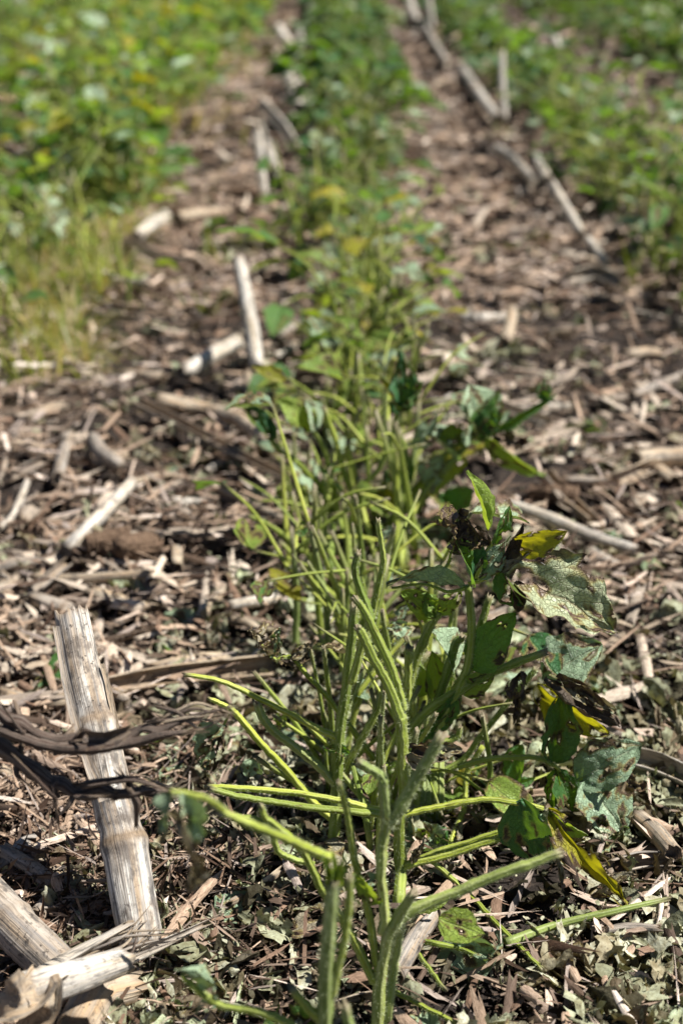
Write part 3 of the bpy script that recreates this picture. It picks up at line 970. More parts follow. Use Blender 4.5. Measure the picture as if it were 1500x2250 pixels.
# lying stalks: picture points on the ground, widths in picture px, lift, material, label
STALKS = [
    ([(-60, 1945), (30, 2035), (135, 2135)], (108, 106, 98), 0.020, 'stalk_grey', (0.5,), 'grey spotted stalk lying at the bottom left corner under a split stalk'),
    ([(60, 2182), (120, 2160), (190, 2138), (266, 2112)], (92, 76, 68, 58), 0.034, 'stalk', (0.1,), 'split pale stalk with a fibrous node, crossing the spotted stalk'),
    ([(170, 2260), (215, 2190), (285, 2170)], (92, 90, 70), 0.010, 'stalk_tan', (), 'short brown curved stalk piece at the lower edge'),
    ([(225, 1512), (330, 1490), (470, 1474), (600, 1462)], (44, 46, 50, 52), 0.010, 'stalk_tan', (0.68,), 'tan jointed stalk lying crosswise behind the whitish stub'),
    ([(566, 812), (556, 740), (540, 650), (524, 572)], (34, 34, 32, 28), 0.030, 'stalk', (0.45,), 'long white stalk propped up in the left gap'),
    ([(405, 818), (460, 785), (522, 752)], (36, 38, 36), 0.012, 'stalk', (), 'short white stalk ending against the propped white stalk'),
    ([(300, 880), (400, 930), (520, 995), (650, 1060)], (24, 24, 24, 22), 0.014, 'stalk_tan', (), 'long thin brown stalk slanting down to the crop row'),
    ([(350, 880), (450, 900), (530, 925), (600, 985)], (34, 32, 32, 30), 0.012, 'stalk_tan', (0.5,), 'brown stalk beside bare soil above the thin slanting one'),
    ([(205, 965), (225, 995), (262, 1022)], (30, 34, 34), 0.012, 'stalk_grey', (), 'short bent grey stalk amid the left litter'),
    ([(150, 960), (140, 1000), (130, 1050)], (28, 30, 32), 0.010, 'stalk_grey', (), 'flat grey stalk pointing towards the viewer left of the bent one'),
    ([(150, 1205), (215, 1140), (290, 1060)], (34, 34, 26), 0.014, 'stalk', (0.4,), 'bright pale stalk above two round cobs'),
    ([(290, 1062), (370, 1045), (480, 1075), (600, 1130), (690, 1172)], (20, 18, 16, 16, 14), 0.008, 'stalk_tan', (), 'very long straw-coloured stalk running into the green row'),
    ([(1092, 890), (1140, 908), (1200, 926)], (30, 32, 30), 0.012, 'stalk', (), 'white stalk piece lying right of the torn leaves'),
    ([(1120, 1108), (1210, 1140), (1300, 1178), (1395, 1208)], (22, 26, 26, 22), 0.012, 'stalk', (0.5,), 'long grey stick on the right litter'),
    ([(1390, 868), (1450, 845), (1530, 815)], (22, 22, 22), 0.010, 'stalk_grey', (), 'grey stalk entering at the right edge'),
    ([(1200, 1040), (1240, 1090), (1300, 1140)], (32, 34, 26), 0.010, 'stalk_tan', (), 'broad tan stalk beside a brown cob on the right'),
    ([(1110, 750), (1120, 715), (1125, 680)], (26, 26, 22), 0.014, 'stalk_tan', (), 'short upright tan stub in the right gap'),
    ([(1405, 1800), (1440, 1830), (1475, 1870)], (40, 44, 40), 0.010, 'stalk_tan', (), 'split tan stalk piece at the right edge beside torn leaves'),
    ([(1400, 1665), (1450, 1680), (1530, 1715)], (50, 52, 48), 0.012, 'stalk', (), 'pale stalk half hidden at the right edge'),
    ([(1330, 2045), (1380, 2038), (1440, 2040)], (20, 22, 18), 0.006, 'stalk_grey', (), 'thin grey stick beside the fallen green stem'),
    ([(870, 2140), (915, 2060), (950, 2010)], (44, 46, 40), 0.004, 'stalk_grey', (), 'shaded grey stalk lying behind the front stem'),
    ([(1350, 1905), (1400, 1890), (1460, 1888)], (34, 38, 34), 0.006, 'stalk_grey', (), 'shaded stalk under the yellow torn leaf'),
    # old stubble line on the right
    ([(1275, 512), (1240, 455), (1212, 405)], (23, 23, 20), 0.020, 'stalk', (0.4,), 'leaning white stub nearest in the right stubble line'),
    ([(1200, 395), (1185, 365), (1178, 345)], (26, 24, 20), 0.030, 'stalk', (), 'short white stub behind the leaning one'),
    ([(1175, 400), (1130, 350), (1090, 325)], (24, 23, 20), 0.020, 'stalk', (), 'fallen pair of stubs in the right line'),
    ([(1092, 262), (1050, 205), (1015, 150)], (23, 23, 20), 0.030, 'stalk', (0.5,), 'long bright stub lying along the right stubble line'),
    ([(1108, 262), (1103, 190), (1102, 115)], (15, 15, 13), 0.060, 'stalk', (), 'thin upright grey stub against the right green row'),
    ([(985, 140), (950, 85), (925, 40)], (17, 17, 16), 0.030, 'stalk', (), 'far pale stub lying in the right stubble line'),
    ([(918, 50), (905, 20), (895, -20)], (16, 16, 15), 0.030, 'stalk', (), 'farthest pale stub at the upper edge of the right line'),
    ([(950, 60), (944, 20), (940, -20)], (13, 13, 13), 0.050, 'stalk', (), 'thin far stub standing beside the right stubble line'),
    ([(870, 45), (900, 38), (925, 30)], (13, 13, 13), 0.010, 'stalk', (), 'far pale stalk lying across the right path'),
    ([(1215, 70), (1222, 95), (1230, 110)], (16, 16, 15), 0.030, 'stalk', (), 'white stub beyond the right green row'),
    # old stubble line on the left
    ([(655, 235), (638, 185), (610, 130)], (29, 29, 26), 0.030, 'stalk', (0.5,), 'bright white stub beside the green row in the left line'),
    ([(650, 325), (620, 275), (570, 220)], (22, 22, 19), 0.020, 'stalk', (), 'leaning grey stub in the left stubble line'),
    ([(580, 430), (572, 360), (565, 290)], (20, 20, 19), 0.030, 'stalk', (0.5,), 'thin pale stub in the left stubble line'),
    ([(618, 400), (598, 350), (585, 310)], (19, 19, 17), 0.020, 'stalk', (), 'grey stub close beside the thin pale stub'),
    ([(690, 65), (684, 20), (680, -20)], (24, 24, 22), 0.040, 'stalk', (), 'far white stub at the upper edge of the left line'),
    ([(640, 100), (622, 80), (612, 60)], (24, 24, 22), 0.030, 'stalk', (), 'far grey stub in the left stubble line'),
    ([(640, 215), (652, 190), (668, 150)], (14, 14, 14), 0.02, 'stalk', (), 'slim white stub right beside the bright white stub'),
    ([(600, 330), (585, 300), (575, 262)], (16, 16, 14), 0.02, 'stalk', (), 'dirty white stub behind the grey one in the left line'),
    ([(672, 120), (664, 95), (660, 70)], (17, 17, 16), 0.02, 'stalk', (), 'far white stub lying left of the middle row'),
    ([(1330, 580), (1310, 550), (1290, 525)], (19, 20, 17), 0.016, 'stalk', (), 'pale stub lying just below the nearest leaning one'),
    ([(280, 525), (340, 560), (415, 575)], (26, 28, 26), 0.010, 'stalk_grey', (), 'brown-grey stalk lying beside the weeds'),
    ([(390, 480), (440, 472), (500, 465)], (26, 26, 24), 0.010, 'stalk_tan', (), 'dark-shaded tan stalk across the left path'),
    ([(370, 470), (340, 490), (300, 520)], (30, 30, 26), 0.012, 'stalk', (), 'bright pale stalk scrap beside the weeds'),
    ([(1260, 610), (1310, 600), (1350, 615)], (34, 36, 30), 0.016, 'stalk', (), 'bright pale husked stalk at the foot of the right row'),
    ([(1330, 395), (1380, 390), (1440, 405)], (24, 24, 24), 0.016, 'stalk_grey', (), 'grey stalk in the gap beyond the right row'),
    ([(1400, 1010), (1450, 1005), (1520, 1000)], (40, 44, 40), 0.012, 'stalk_tan', (), 'broad pale-tan stalk at the right edge'),
    ([(1300, 1070), (1370, 1050), (1440, 1020)], (36, 40, 36), 0.010, 'stalk_tan', (), 'broad tan stalk beside the one at the right edge'),
    ([(0, 1160), (30, 1130), (60, 1060)], (14, 16, 16), 0.010, 'stalk', (), 'thin white bent stick at the left edge'),
    ([(80, 1268), (160, 1272), (330, 1262)], (20, 22, 22), 0.010, 'stalk_tan', (), 'tan stick lying crosswise below the two cobs'),
    ([(0, 1270), (60, 1300), (150, 1235)], (24, 26, 22), 0.010, 'stalk_grey', (), 'grey bent stick at the left edge'),
    ([(510, 1330), (560, 1322), (605, 1315)], (24, 26, 24), 0.008, 'stalk', (), 'small white stick left of the green stems'),
]
sr = random.Random(5)
for i, (pts, ws, lift, mat, nodes, label) in enumerate(STALKS):
    P = []
    for (a, b) in pts:
        p = resting(a, b, lift + 0.009)
        P.append(p)
    if 'upright' in label or 'propped' in label or 'standing' in label or 'leaning' in label or 'bright white stub' in label or 'stub in the left' in label:
        D = P[0].y
        P = [upright(a, b, D + 0.03 * j) for j, (a, b) in enumerate(pts)]
    R = [px_r(w_, p) for w_, p in zip(ws, P)]
    if 'split pale stalk' in label:
        root = empty('corn_stalk', P[1], label, 'corn stalk', G_ST)
        stalk('stem', P, R, mat, None, seed=61, parent=root, nodes=nodes, k=12, nseg=24, jag=0.006)
        stalk('splinter', [resting(a, b, l_) for a, b, l_ in ((78, 2142, 0.036), (160, 2098, 0.040), (248, 2050, 0.042))], [0.0026, 0.0028, 0.0016], 'stalk', None, seed=62, parent=root, k=8, nseg=10)
        stalk('splinter', [resting(a, b, l_) for a, b, l_ in ((215, 2138, 0.03), (320, 2092, 0.034), (442, 2034, 0.036))], [0.0024, 0.0026, 0.0013], 'stalk', None, seed=63, parent=root, k=8, nseg=10, a0=0, a1=4.2)
        for kk in range(16):
            yy = 2058 + kk * 3.2
            stalk('pith_fibre', [resting(170 + kk * 3, yy + 34, 0.036), resting(260 + kk * 2, yy + sr.uniform(-10, 10), 0.038 + sr.uniform(-.004, .004)), resting(320 + sr.uniform(-30, 50), yy - 22 + sr.uniform(-22, 18), 0.034 + sr.uniform(-.006, .01))], [0.0006, 0.0007, 0.0003], sr.choice(['stalk_tan', 'bark', 'stalk_grey']), None, seed=70 + kk, parent=root, k=6, nseg=6)
        sheet_strip('husk', [resting(100, 2170, 0.045), resting(50, 2200, 0.052), resting(-10, 2235, 0.04)], 0.020, 'stalk_tan', root, 65, 35, 0.09)
        sheet_strip('husk', [resting(95, 2160, 0.045), resting(105, 2215, 0.048), resting(80, 2260, 0.03)], 0.018, 'stalk_tan', root, 66, 40, 0.09)
        continue
    stalk('corn_stalk', P, R, mat, label, seed=40 + i, group=G_ST, nodes=nodes, k=8, nseg=16, jag=0.4 * R[-1] + 0.004, a1=2 * math.pi if i % 3 or not i else 1.5 * math.pi, a0=0 if i % 3 or not i else 0.4)


def cob(a, b, wpx, lpx, yaw, lift, label, pitch=0.0):
    c = resting(a, b, lift)
    R_ = px_r(wpx, c); L_ = lpx / FPX * depth(c)
    nl, ns = 40, 48
    t = np.linspace(0, 1, nl)[:, None]; an = np.linspace(0, 2 * math.pi, ns + 1)[None]
    rad = R_ * (1 - 0.25 * t ** 2) * (0.76 + 0.30 * np.abs(np.sin(an * 8 + 0.4 * np.sin(t * 6))) * np.abs(np.sin(t * 11 * math.pi)) + 0.30 * (vn(an * 9, t * 40, 3) - 0.5) + 0.2 * (vn(an * 2, t * 5, 4) - 0.5))
    rad[-1] *= 0.35; rad[0] *= 0.4
    V = np.stack([rad * np.cos(an), (t - 0.5) * L_ + 0 * an, rad * np.sin(an)], -1).reshape(-1, 3)
    V[:, 2] *= 0.9
    idx = np.arange(nl * (ns + 1)).reshape(nl, ns + 1)
    q = np.stack([idx[:-1, :-1], idx[:-1, 1:], idx[1:, 1:], idx[1:, :-1]], -1).reshape(-1, 4)
    V = np.concatenate([V, [[0, -0.49 * L_, 0], [0, 0.49 * L_, 0]]])
    n = len(V)
    tr = [(idx[0, i], idx[0, i + 1], n - 2) for i in range(ns)] + [(idx[-1, i + 1], idx[-1, i], n - 1) for i in range(ns)]
    o = obj('corn_cob', make_mesh('corn_cob', V, q, tr, [M['cob']]), None, c)
    o.rotation_euler = (pitch, 0, yaw)
    tag(o, label, 'corn cob', 'old corn cobs among the litter')


cob(300, 1200, 70, 110, 2.5, 0.013, 'round-ended brown cob end facing the viewer below the pale stalk', 0.3)
cob(238, 1190, 66, 100, 1.9, 0.012, 'shaded brown cob half behind the round-ended cob')
cob(390, 1375, 60, 150, 1.25, 0.003, 'long brown cob lying crosswise behind the whitish stub')
cob(1215, 1085, 52, 110, 1.2, 0.012, 'rusty cob on the right beside broad tan stalk')
cob(520, 1066, 50, 150, 1.5, 0.004, 'dark shaded cob beside the green row')
cob(1480, 2215, 80, 170, 1.3, 0.008, 'dark broken cob at the lower right corner')
cob(535, 425, 34, 80, 1.2, 0.016, 'far brown cob in the left stubble line')
cob(1370, 1240, 46, 60, 0.6, 0.008, 'small rusty cob piece near the long grey stick')

# loose pieces of stalk: about ten shapes, each laid many times
pieces = []
for i in range(12):
    L_ = 0.035 + 0.05 * rnd.random(); R_ = 0.0035 + 0.006 * rnd.random()
    half = i % 3 != 0
    P = [(0, -L_ / 2, 0), (rnd.uniform(-.1, .1) * L_, 0, rnd.uniform(-.04, .04) * L_), (rnd.uniform(-.1, .1) * L_, L_ / 2, 0)]
    st = rnd.uniform(0.2, 0.6)
    V, q, tr, uv, d = stalk_mesh(P, [R_, R_ * 1.05, R_ * rnd.uniform(.7, 1)], '', 300 + i, (0.5,) if i % 4 == 1 else (), nseg=12, k=5, jag=R_ * 1.6, a0=st if half else 0, a1=st + rnd.uniform(1.6, 4.2) if half else 2 * math.pi)
    V = V - V.mean(0)
    for mat in ('stalk', 'stalk_tan', 'stalk_grey'):
        pieces.append((mat, R_, make_mesh('stalk_piece', V, q, tr, [M[mat]], uv, {'dmg': d})))
PL = {'stalk': 'short whitish piece of old corn stalk lying loose in the litter', 'stalk_tan': 'short tan piece of old corn stalk lying loose in the litter', 'stalk_grey': 'short grey piece of old corn stalk lying loose in the litter'}
PG = {'stalk': 'loose whitish stalk pieces', 'stalk_tan': 'loose tan stalk pieces', 'stalk_grey': 'loose grey stalk pieces'}
x, y = field_points(420, 0.45, 5.5, 0.0)
cnt = 0
for a, b in zip(x, y):
    mat, R_, me = rnd.choice(pieces)
    if mat == 'stalk' and rnd.random() < 0.4:
        continue
    if abs(a - 0.02) < 0.09 and rnd.random() < 0.7:
        continue
    if b > 0.8 and abs(a) > 0.40:
        continue
    if a > -0.06 and b < 0.85 and rnd.random() < 0.93:
        continue
    if cnt >= 290:
        break
    o = obj('stalk_piece', me, None, (a, b, H(a, b) + R_ * 0.5 + 0.006))
    s_ = rnd.uniform(0.55, 1.05) * (1 + 0.12 * max(0, b - 1)) * (0.75 if b < 0.8 else 1)
    o.scale = (s_, s_, s_)
    o.rotation_euler = (rnd.gauss(0, .15), rnd.uniform(0, 6.28), rnd.uniform(0, 6.28))
    tag(o, PL[mat], 'stalk piece', PG[mat])
    cnt += 1

# ------------------------------------------------------------------ soybean plants in front, branch by branch
G_SOY = 'hail-stripped soybean plants in the middle row'


class Plant:
    def __init__(s, label, D, base, hair=11000, group=G_SOY):
        s.D = D
        s.hair = hair
        s.root = empty('soybean_plant', upright(base[0], base[1], D), label, 'soybean plant', group)
        s.seed = rnd.randrange(9999)

    def pts(s, pts):
        out = []
        for k_, p in enumerate(pts):
            v = upright(p[0], p[1], s.D + (p[2] if len(p) > 2 else 0.0))
            if k_ and v.z < H(v.x, v.y) + 0.012:        # lower than the litter: it rests on it, nearer to the viewer
                v = resting(p[0], p[1], 0.014)
            out.append(v)
        return out

    def stem(s, pts, w0, w1, kind='stem', name=None, broken=True, hair=1.0, wob=0.0004):
        s.seed += 1
        P = s.pts(pts)
        ws = np.linspace(w0, w1, len(P)) * 0.82
        R = [px_r(w_, p) for w_, p in zip(ws, P)]
        V, q, tr, uv, d, mi = tube(P, R, 15, 7, 0.07, 5, R[-1] * 1.8 if broken else 0, s.seed, s.hair * hair, wob)
        name = name or ('petiole' if kind == 'petiole' else 'stem')
        return obj(name, make_mesh(name, relative(V, s.root.location), q, tr, [M[kind], M['hair']], uv, {'dmg': d}, None, mi), s.root)

    def leaf(s, base, tip, wpx, mat='leaf_green', roll=0, label=None, **kw):
        s.seed += 1
        b, t = s.pts([base, tip])
        L = (t - b).length
        W = wpx / FPX * depth((b + t) / 2)
        view = (CAM - (b + t) / 2).normalized()
        aim = view if mat in ('leaf_lime', 'leaf_dark', 'leaf_yellow') else (view * 0.55 + Vector((0, 0, 0.55)) + to_sun * 0.45)
        R = axes(t - b, aim)
        a = math.radians(roll)
        Rr = np.array([[math.cos(a), 0, math.sin(a)], [0, 1, 0], [-math.sin(a), 0, math.cos(a)]])
        kw.setdefault('seed', s.seed % 997)
        kw['crumple'] = kw.get('crumple', 0.05) * 1.25
        if wpx > 40:
            kw['holes'] = kw.get('holes', 0.05) + 0.02
            kw.setdefault('nu', 24); kw.setdefault('nv', 34)
        seen = abs(Vector((R @ Rr)[:, 2]).dot(view))
        V, q, uv, d = leaf(L, W / max(0.42, seen) * 1.02, **kw)
        V = V @ (R @ Rr).T + np.array(b)
        o = obj('leaf', make_mesh('leaf', relative(V, s.root.location), q, None, [M[mat]], uv, {'dmg': d}), s.root)
        if label:
            o['label'] = label
        return o


# A: nearest stem at the lower edge, a bud on top
p = Plant('blurred nearest soybean stem at the lower edge with a small bud on top', 0.405, (715, 2330))
p.stem([(712, 2400), (716, 2150), (722, 2050), (728, 1975), (732, 1940)], 44, 32, 'stem_pale')
p.stem([(728, 2190), (745, 2120), (757, 2060), (766, 1990), (768, 1930)], 22, 18, 'petiole')
p.stem([(790, 2420), (775, 2290), (757, 2215)], 30, 26, 'stem_pale')
p.stem([(720, 2255), (702, 2238), (670, 2206), (642, 2174)], 30, 22, 'petiole')
p.stem([(724, 1885, .03), (700, 1876, .03), (662, 1858, .02), (606, 1834, .01), (558, 1814), (502, 1790), (486, 1776), (450, 1754, -.01), (376, 1738, -.02)], 30, 14, 'petiole', broken=False)
p.leaf((400, 1742, -.02), (432, 1850, -.02), 62, 'leaf_pale', 20, fold=35, crumple=.12, curl=50, holes=.18, label='wilted hanging grey-green leaf')
p.leaf((385, 1740, -.02), (362, 1830, -.02), 40, 'leaf_pale', 40, fold=40, crumple=.12, holes=.2)
p.leaf((390, 1790, -.01), (430, 1960, 0), 34, 'leaf_husk', 30, crumple=.15, curl=70, holes=.25)
for b_, t_, w_ in (((724, 1945), (706, 1878), 20), ((730, 1945), (728, 1868), 18), ((736, 1945), (758, 1880), 18), ((728, 1950), (715, 1905), 15), ((738, 1950), (748, 1895), 18)):
    p.leaf(b_, t_, w_, 'leaf_lime', rnd.uniform(-40, 40), fold=50, bow=20)
for q_ in range(8):
    p.leaf((732 + rnd.uniform(-8, 8), 1955), (732 + rnd.uniform(-28, 32), 1905 + rnd.uniform(-30, 20)), 9, 'leaf_lime', rnd.uniform(-60, 60), fold=50)
p.stem([(700, 2300), (626, 2246), (558, 2222), (486, 2210), (455, 2192), (430, 2174), (400, 2145)], 26, 14, 'petiole', broken=False)
p.leaf((470, 2205), (386, 2130), 34, 'leaf_pale', 50, fold=45, crumple=.1, holes=.15)
p.leaf((476, 2208), (425, 2225, 0), 26, 'leaf_pale', 30, crumple=.15, holes=.3)

# B + C: the two thick pale stems
p = Plant('front pale soybean plant with swollen joint and a thick bare branch reaching right', 0.475, (826, 2330))
p.stem([(820, 2400), (828, 2250), (834, 2150), (852, 2060), (866, 2025)], 34, 32, 'stem_pale', broken=False)
p.stem([(850, 2380, .01), (852, 2240, .008), (862, 2140, .006), (874, 2060, .004), (878, 2030)], 26, 26, 'stem_pale', broken=False)
p.stem([(862, 2040), (880, 2018), (930, 1988), (1000, 1962), (1080, 1928), (1160, 1900), (1226, 1876)], 34, 24, 'stem_pale')
p.stem([(864, 2036, -.004), (880, 2005, -.006), (906, 1966, -.01)], 32, 24, 'stem_pale')
p.stem([(836, 2050), (845, 2010), (836, 1930), (838, 1870), (846, 1815), (850, 1790)], 24, 32, 'stem_pale', broken=False)
p.stem([(850, 1800), (844, 1750), (840, 1712), (826, 1698), (806, 1686), (790, 1676)], 30, 22, 'stem_pale')
p.stem([(850, 1808), (868, 1788), (900, 1738), (938, 1672), (966, 1622)], 34, 28, 'stem_pale')
p.stem([(830, 2140), (826, 2122), (810, 2010), (782, 1906), (770, 1838), (762, 1785), (752, 1742), (746, 1722)], 22, 18, 'petiole')
p.stem([(822, 2160), (812, 2138), (770, 2054), (744, 2010), (710, 1962), (682, 1902), (654, 1858), (606, 1814), (582, 1796), (574, 1772)], 26, 16, 'petiole')
p.stem([(606, 1816), (560, 1800), (505, 1792)], 14, 14, 'petiole')
p.stem([(690, 1900, .03), (640, 1886, .03), (612, 1870, .03), (600, 1838, .03), (592, 1812, .03)], 18, 14, 'stem')
p.leaf((775, 1920, -.01), (838, 1985, -.01), 46, 'leaf_lime', 35, fold=30, crumple=.08, holes=.12)
p.leaf((800, 1935), (835, 1925), 34, 'leaf_pale', 30, fold=30, crumple=.12, holes=.2)
for (a, b) in ((856, 1775), (852, 1690), (864, 1790), (870, 2030)):
    for q_ in range(5):
        p.leaf((a, b), (a + rnd.uniform(-4, 22), b + rnd.uniform(-26, 18)), 9, 'leaf_lime', rnd.uniform(-60, 60), fold=50)

# D: the tall sharp stem right of the middle
p = Plant('tall sharply seen hairy soybean plant forking high into broken tips', 0.565, (878, 2010))
p.stem([(876, 2020), (876, 1983), (880, 1910), (876, 1827), (887, 1745), (884, 1693), (884, 1630), (880, 1572)], 32, 30, broken=False)
p.stem([(880, 1580), (876, 1568), (852, 1504), (816, 1440), (796, 1394), (788, 1382)], 30, 20)
p.stem([(884, 1560, .01), (878, 1532, .01), (860, 1472, .01), (824, 1392, .012), (798, 1340, .014), (782, 1318, .014)], 28, 19)
p.stem([(815, 1362, .02), (806, 1335, .02), (788, 1288, .02), (779, 1250, .02), (786, 1216, .02)], 22, 16, 'stem')
p.stem([(772, 1500, .03), (788, 1440, .03), (802, 1392, .03), (816, 1350, .03), (832, 1280, .03), (842, 1232, .03), (836, 1188, .03), (830, 1144, .03)], 24, 13, 'stem')
p.stem([(862, 1790, -.01), (770, 1764, -.01), (748, 1759, -.01), (638, 1742, -.01), (516, 1731, -.01), (458, 1729, -.01)], 20, 15, 'petiole')
p.stem([(860, 1796, -.012), (830, 1788, -.012), (690, 1774, -.012), (600, 1762, -.012), (530, 1750, -.012), (462, 1733, -.012)], 22, 15, 'petiole')
p.stem([(880, 1795), (893, 1788), (958, 1775), (1023, 1762), (1075, 1757), (1145, 1767), (1192, 1777)], 19, 14, 'petiole', broken=False)
p.stem([(884, 1905), (906, 1897), (980, 1880), (1045, 1858), (1119, 1836), (1212, 1812)], 24, 15, 'petiole')
p.stem([(888, 1903, .004), (960, 1872, .004), (1045, 1845, .004), (1120, 1822, .004), (1205, 1806, .004)], 18, 12, 'petiole')
p.stem([(940, 1888), (954, 1897), (1023, 1957), (1093, 2031), (1150, 2088), (1192, 2131)], 14, 11, 'petiole', hair=.5)
p.stem([(876, 2057), (937, 2070), (1000, 2082), (1054, 2102)], 16, 12, 'petiole', hair=.5)
p.stem([(884, 2045), (928, 2109), (976, 2174)], 14, 11, 'petiole', hair=.5)
p.stem([(834, 2160), (850, 2170), (915, 2204), (1010, 2252)], 15, 12, 'petiole', hair=.5)
p.leaf((1200, 1778), (1376, 1992), 78, 'leaf_yellow', 8, fold=16, bow=35, holes=.31, crumple=.09, label='torn yellow leaf with black spots')
p.leaf((1206, 1782), (1290, 1835), 34, 'leaf_lime', 40, fold=40, holes=.12)
p.leaf((1210, 1792), (1236, 1960), 22, 'leaf_husk', 30, curl=90, crumple=.08, holes=.1, label='withered brown leaf strip')
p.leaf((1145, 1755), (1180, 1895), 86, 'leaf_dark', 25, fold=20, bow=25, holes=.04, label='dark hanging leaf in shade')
p.leaf((1185, 1790), (1215, 1890), 30, 'leaf_pale', 50, curl=60, crumple=.08)
p.leaf((962, 2018, -.08), (1064, 2052, -.08), 74, 'leaf_lime', 10, fold=10, bow=25, holes=.03, crumple=.03, label='small round bright green leaf near the ground')
p.leaf((900, 1990, -.03), (985, 1975, -.03), 34, 'leaf_lime', 40, fold=25)
p.leaf((898, 1640, -.01), (985, 1670, -.01), 34, 'leaf_dead', 40, curl=70, crumple=.16, holes=.2)
p.leaf((890, 1660, -.01), (950, 1700, -.01), 40, 'leaf_husk', 30, curl=40, crumple=.1, holes=.1)
p.leaf((910, 1650, .0), (1015, 1650, .0), 56, 'leaf_husk', 35, curl=50, crumple=.1, holes=.18)
for (a, b, c_, d_) in ((900, 1895, 935, 1840), (905, 1880, 925, 1860), (900, 1870, 915, 1905)):
    p.leaf((a, b), (c_, d_), 18, 'leaf_husk', 30, fold=40, crumple=.2, holes=.15)

# E: the stem left of it with arched bare petioles
p = Plant('hairy soybean plant with arched bare petioles reaching out to the left', 0.6, (730, 1880))
p.stem([(728, 1890), (734, 1830), (740, 1710), (744, 1626), (756, 1540), (764, 1470), (772, 1400), (778, 1334)], 32, 22)
p.stem([(745, 1626), (732, 1617), (705, 1605), (640, 1570), (560, 1530), (480, 1495), (408, 1482)], 20, 12, 'petiole')
p.stem([(745, 1732), (734, 1722), (702, 1686), (654, 1646), (606, 1610), (578, 1578), (564, 1545)], 24, 22, 'stem_pale')
p.stem([(730, 1800, .01), (690, 1765, .01), (666, 1738, .01), (630, 1694, .01), (574, 1634, .01), (530, 1582, .01), (506, 1556, .01)], 22, 17, 'petiole')
p.stem([(508, 1560, .01), (490, 1548, .01), (460, 1536, .01)], 15, 10, 'petiole')
p.stem([(506, 1560, .01), (498, 1580, .01), (488, 1600, .01)], 7, 6, 'petiole', broken=False, hair=.4)
p.leaf((492, 1592, .01), (456, 1694, .01), 42, 'leaf_pale', 45, fold=30, curl=60, crumple=.13, holes=.22, label='dried hanging leaf tip')
p.leaf((490, 1600, .012), (470, 1690, .012), 26, 'leaf_dead', 20, curl=60, crumple=.15, holes=.3)
p.stem([(822, 1668, .03), (800, 1640, .03), (772, 1600, .03), (740, 1560, .03), (712, 1524, .03), (672, 1480, .03), (642, 1446, .03), (622, 1446, .03), (606, 1452, .03)], 16, 11, 'petiole', broken=False)
p.stem([(606, 1452, .03), (590, 1436, .03), (570, 1412, .03)], 10, 7, 'petiole', broken=False)
for b_, t_, w_, mt in (((590, 1436), (548, 1382), 50, 'leaf_husk'), ((610, 1450), (560, 1420), 40, 'leaf_dead'), ((600, 1440), (620, 1380), 36, 'leaf_pale'), ((642, 1444), (695, 1408), 30, 'leaf_husk'), ((640, 1446), (680, 1450), 34, 'leaf_dead'), ((610, 1446), (655, 1470), 30, 'leaf_dead')):
    p.leaf((*b_, .03), (*t_, .03), w_, mt, rnd.uniform(-50, 50), crumple=.2, holes=.34, curl=40, freq=7)
p.stem([(740, 1730, .02), (774, 1658, .02), (802, 1610, .02), (834, 1550, .02), (846, 1500, .02)], 20, 18)
p.stem([(716, 1790, .04), (690, 1760, .04), (660, 1720, .04)], 15, 12, 'petiole')

# F, G, H: right-hand plant with the leaves that are left
p = Plant('soybean plant at right keeping several torn, browned and yellow leaves', 0.625, (905, 1830))
p.stem([(900, 1860), (906, 1790), (922, 1700), (944, 1640), (975, 1580), (1000, 1528), (1024, 1472), (1033, 1420), (1035, 1360), (1027, 1286)], 30, 20, broken=False)
p.stem([(1000, 1530, .006), (1035, 1460, .006), (1044, 1416, .006), (1060, 1360, .006), (1074, 1314, .006)], 26, 18)
p.stem([(895, 1610), (940, 1560), (1012, 1516), (1068, 1484), (1124, 1460), (1194, 1434)], 28, 20)
p.stem([(890, 1590, .01), (900, 1500, .01), (920, 1432, .01), (945, 1375, .01), (966, 1346, .01)], 26, 20, broken=False)
p.stem([(893, 1560, -.004), (896, 1500, -.004), (897, 1440, -.004), (898, 1425, -.004)], 22, 20)
p.stem([(962, 1540, .01), (988, 1460, .01), (1000, 1415, .01), (1014, 1402, .01)], 26, 22)
p.stem([(945, 1640, .01), (1000, 1622, .01), (1010, 1600, .01)], 20, 14)
p.stem([(960, 1700, .02), (1015, 1671, .02), (1058, 1615, .02), (1110, 1550, .02), (1160, 1490, .02), (1175, 1470, .02)], 17, 14)
p.stem([(1005, 1686), (1040, 1675), (1075, 1668), (1149, 1663), (1190, 1668), (1215, 1682)], 17, 12, 'petiole', broken=False)
p.stem([(1213, 1680), (1240, 1700), (1262, 1716), (1280, 1712)], 11, 8, 'petiole', broken=False)
p.stem([(1060, 1640, .02), (1024, 1700, .02), (1020, 1770, .02), (990, 1850, .02)], 14, 14, 'petiole', broken=False)
p.stem([(1028, 1284), (1060, 1272), (1090, 1256), (1112, 1246)], 14, 9, 'petiole', broken=False)
p.stem([(1030, 1290, .0), (985, 1300), (930, 1284), (860, 1292)], 10, 6, 'petiole', broken=False)
p.stem([(968, 1345, .01), (955, 1358, .01), (905, 1312, .01)], 10, 8, 'petiole', broken=False)
p.stem([(1045, 1270), (1062, 1225), (1085, 1190)], 16, 13, 'petiole', broken=False)
p.stem([(985, 1235), (1000, 1180), (1005, 1122)], 7, 5, 'petiole', broken=False, hair=.4)
p.stem([(960, 1272), (982, 1240), (990, 1225)], 9, 7, 'petiole', broken=False, hair=.4)
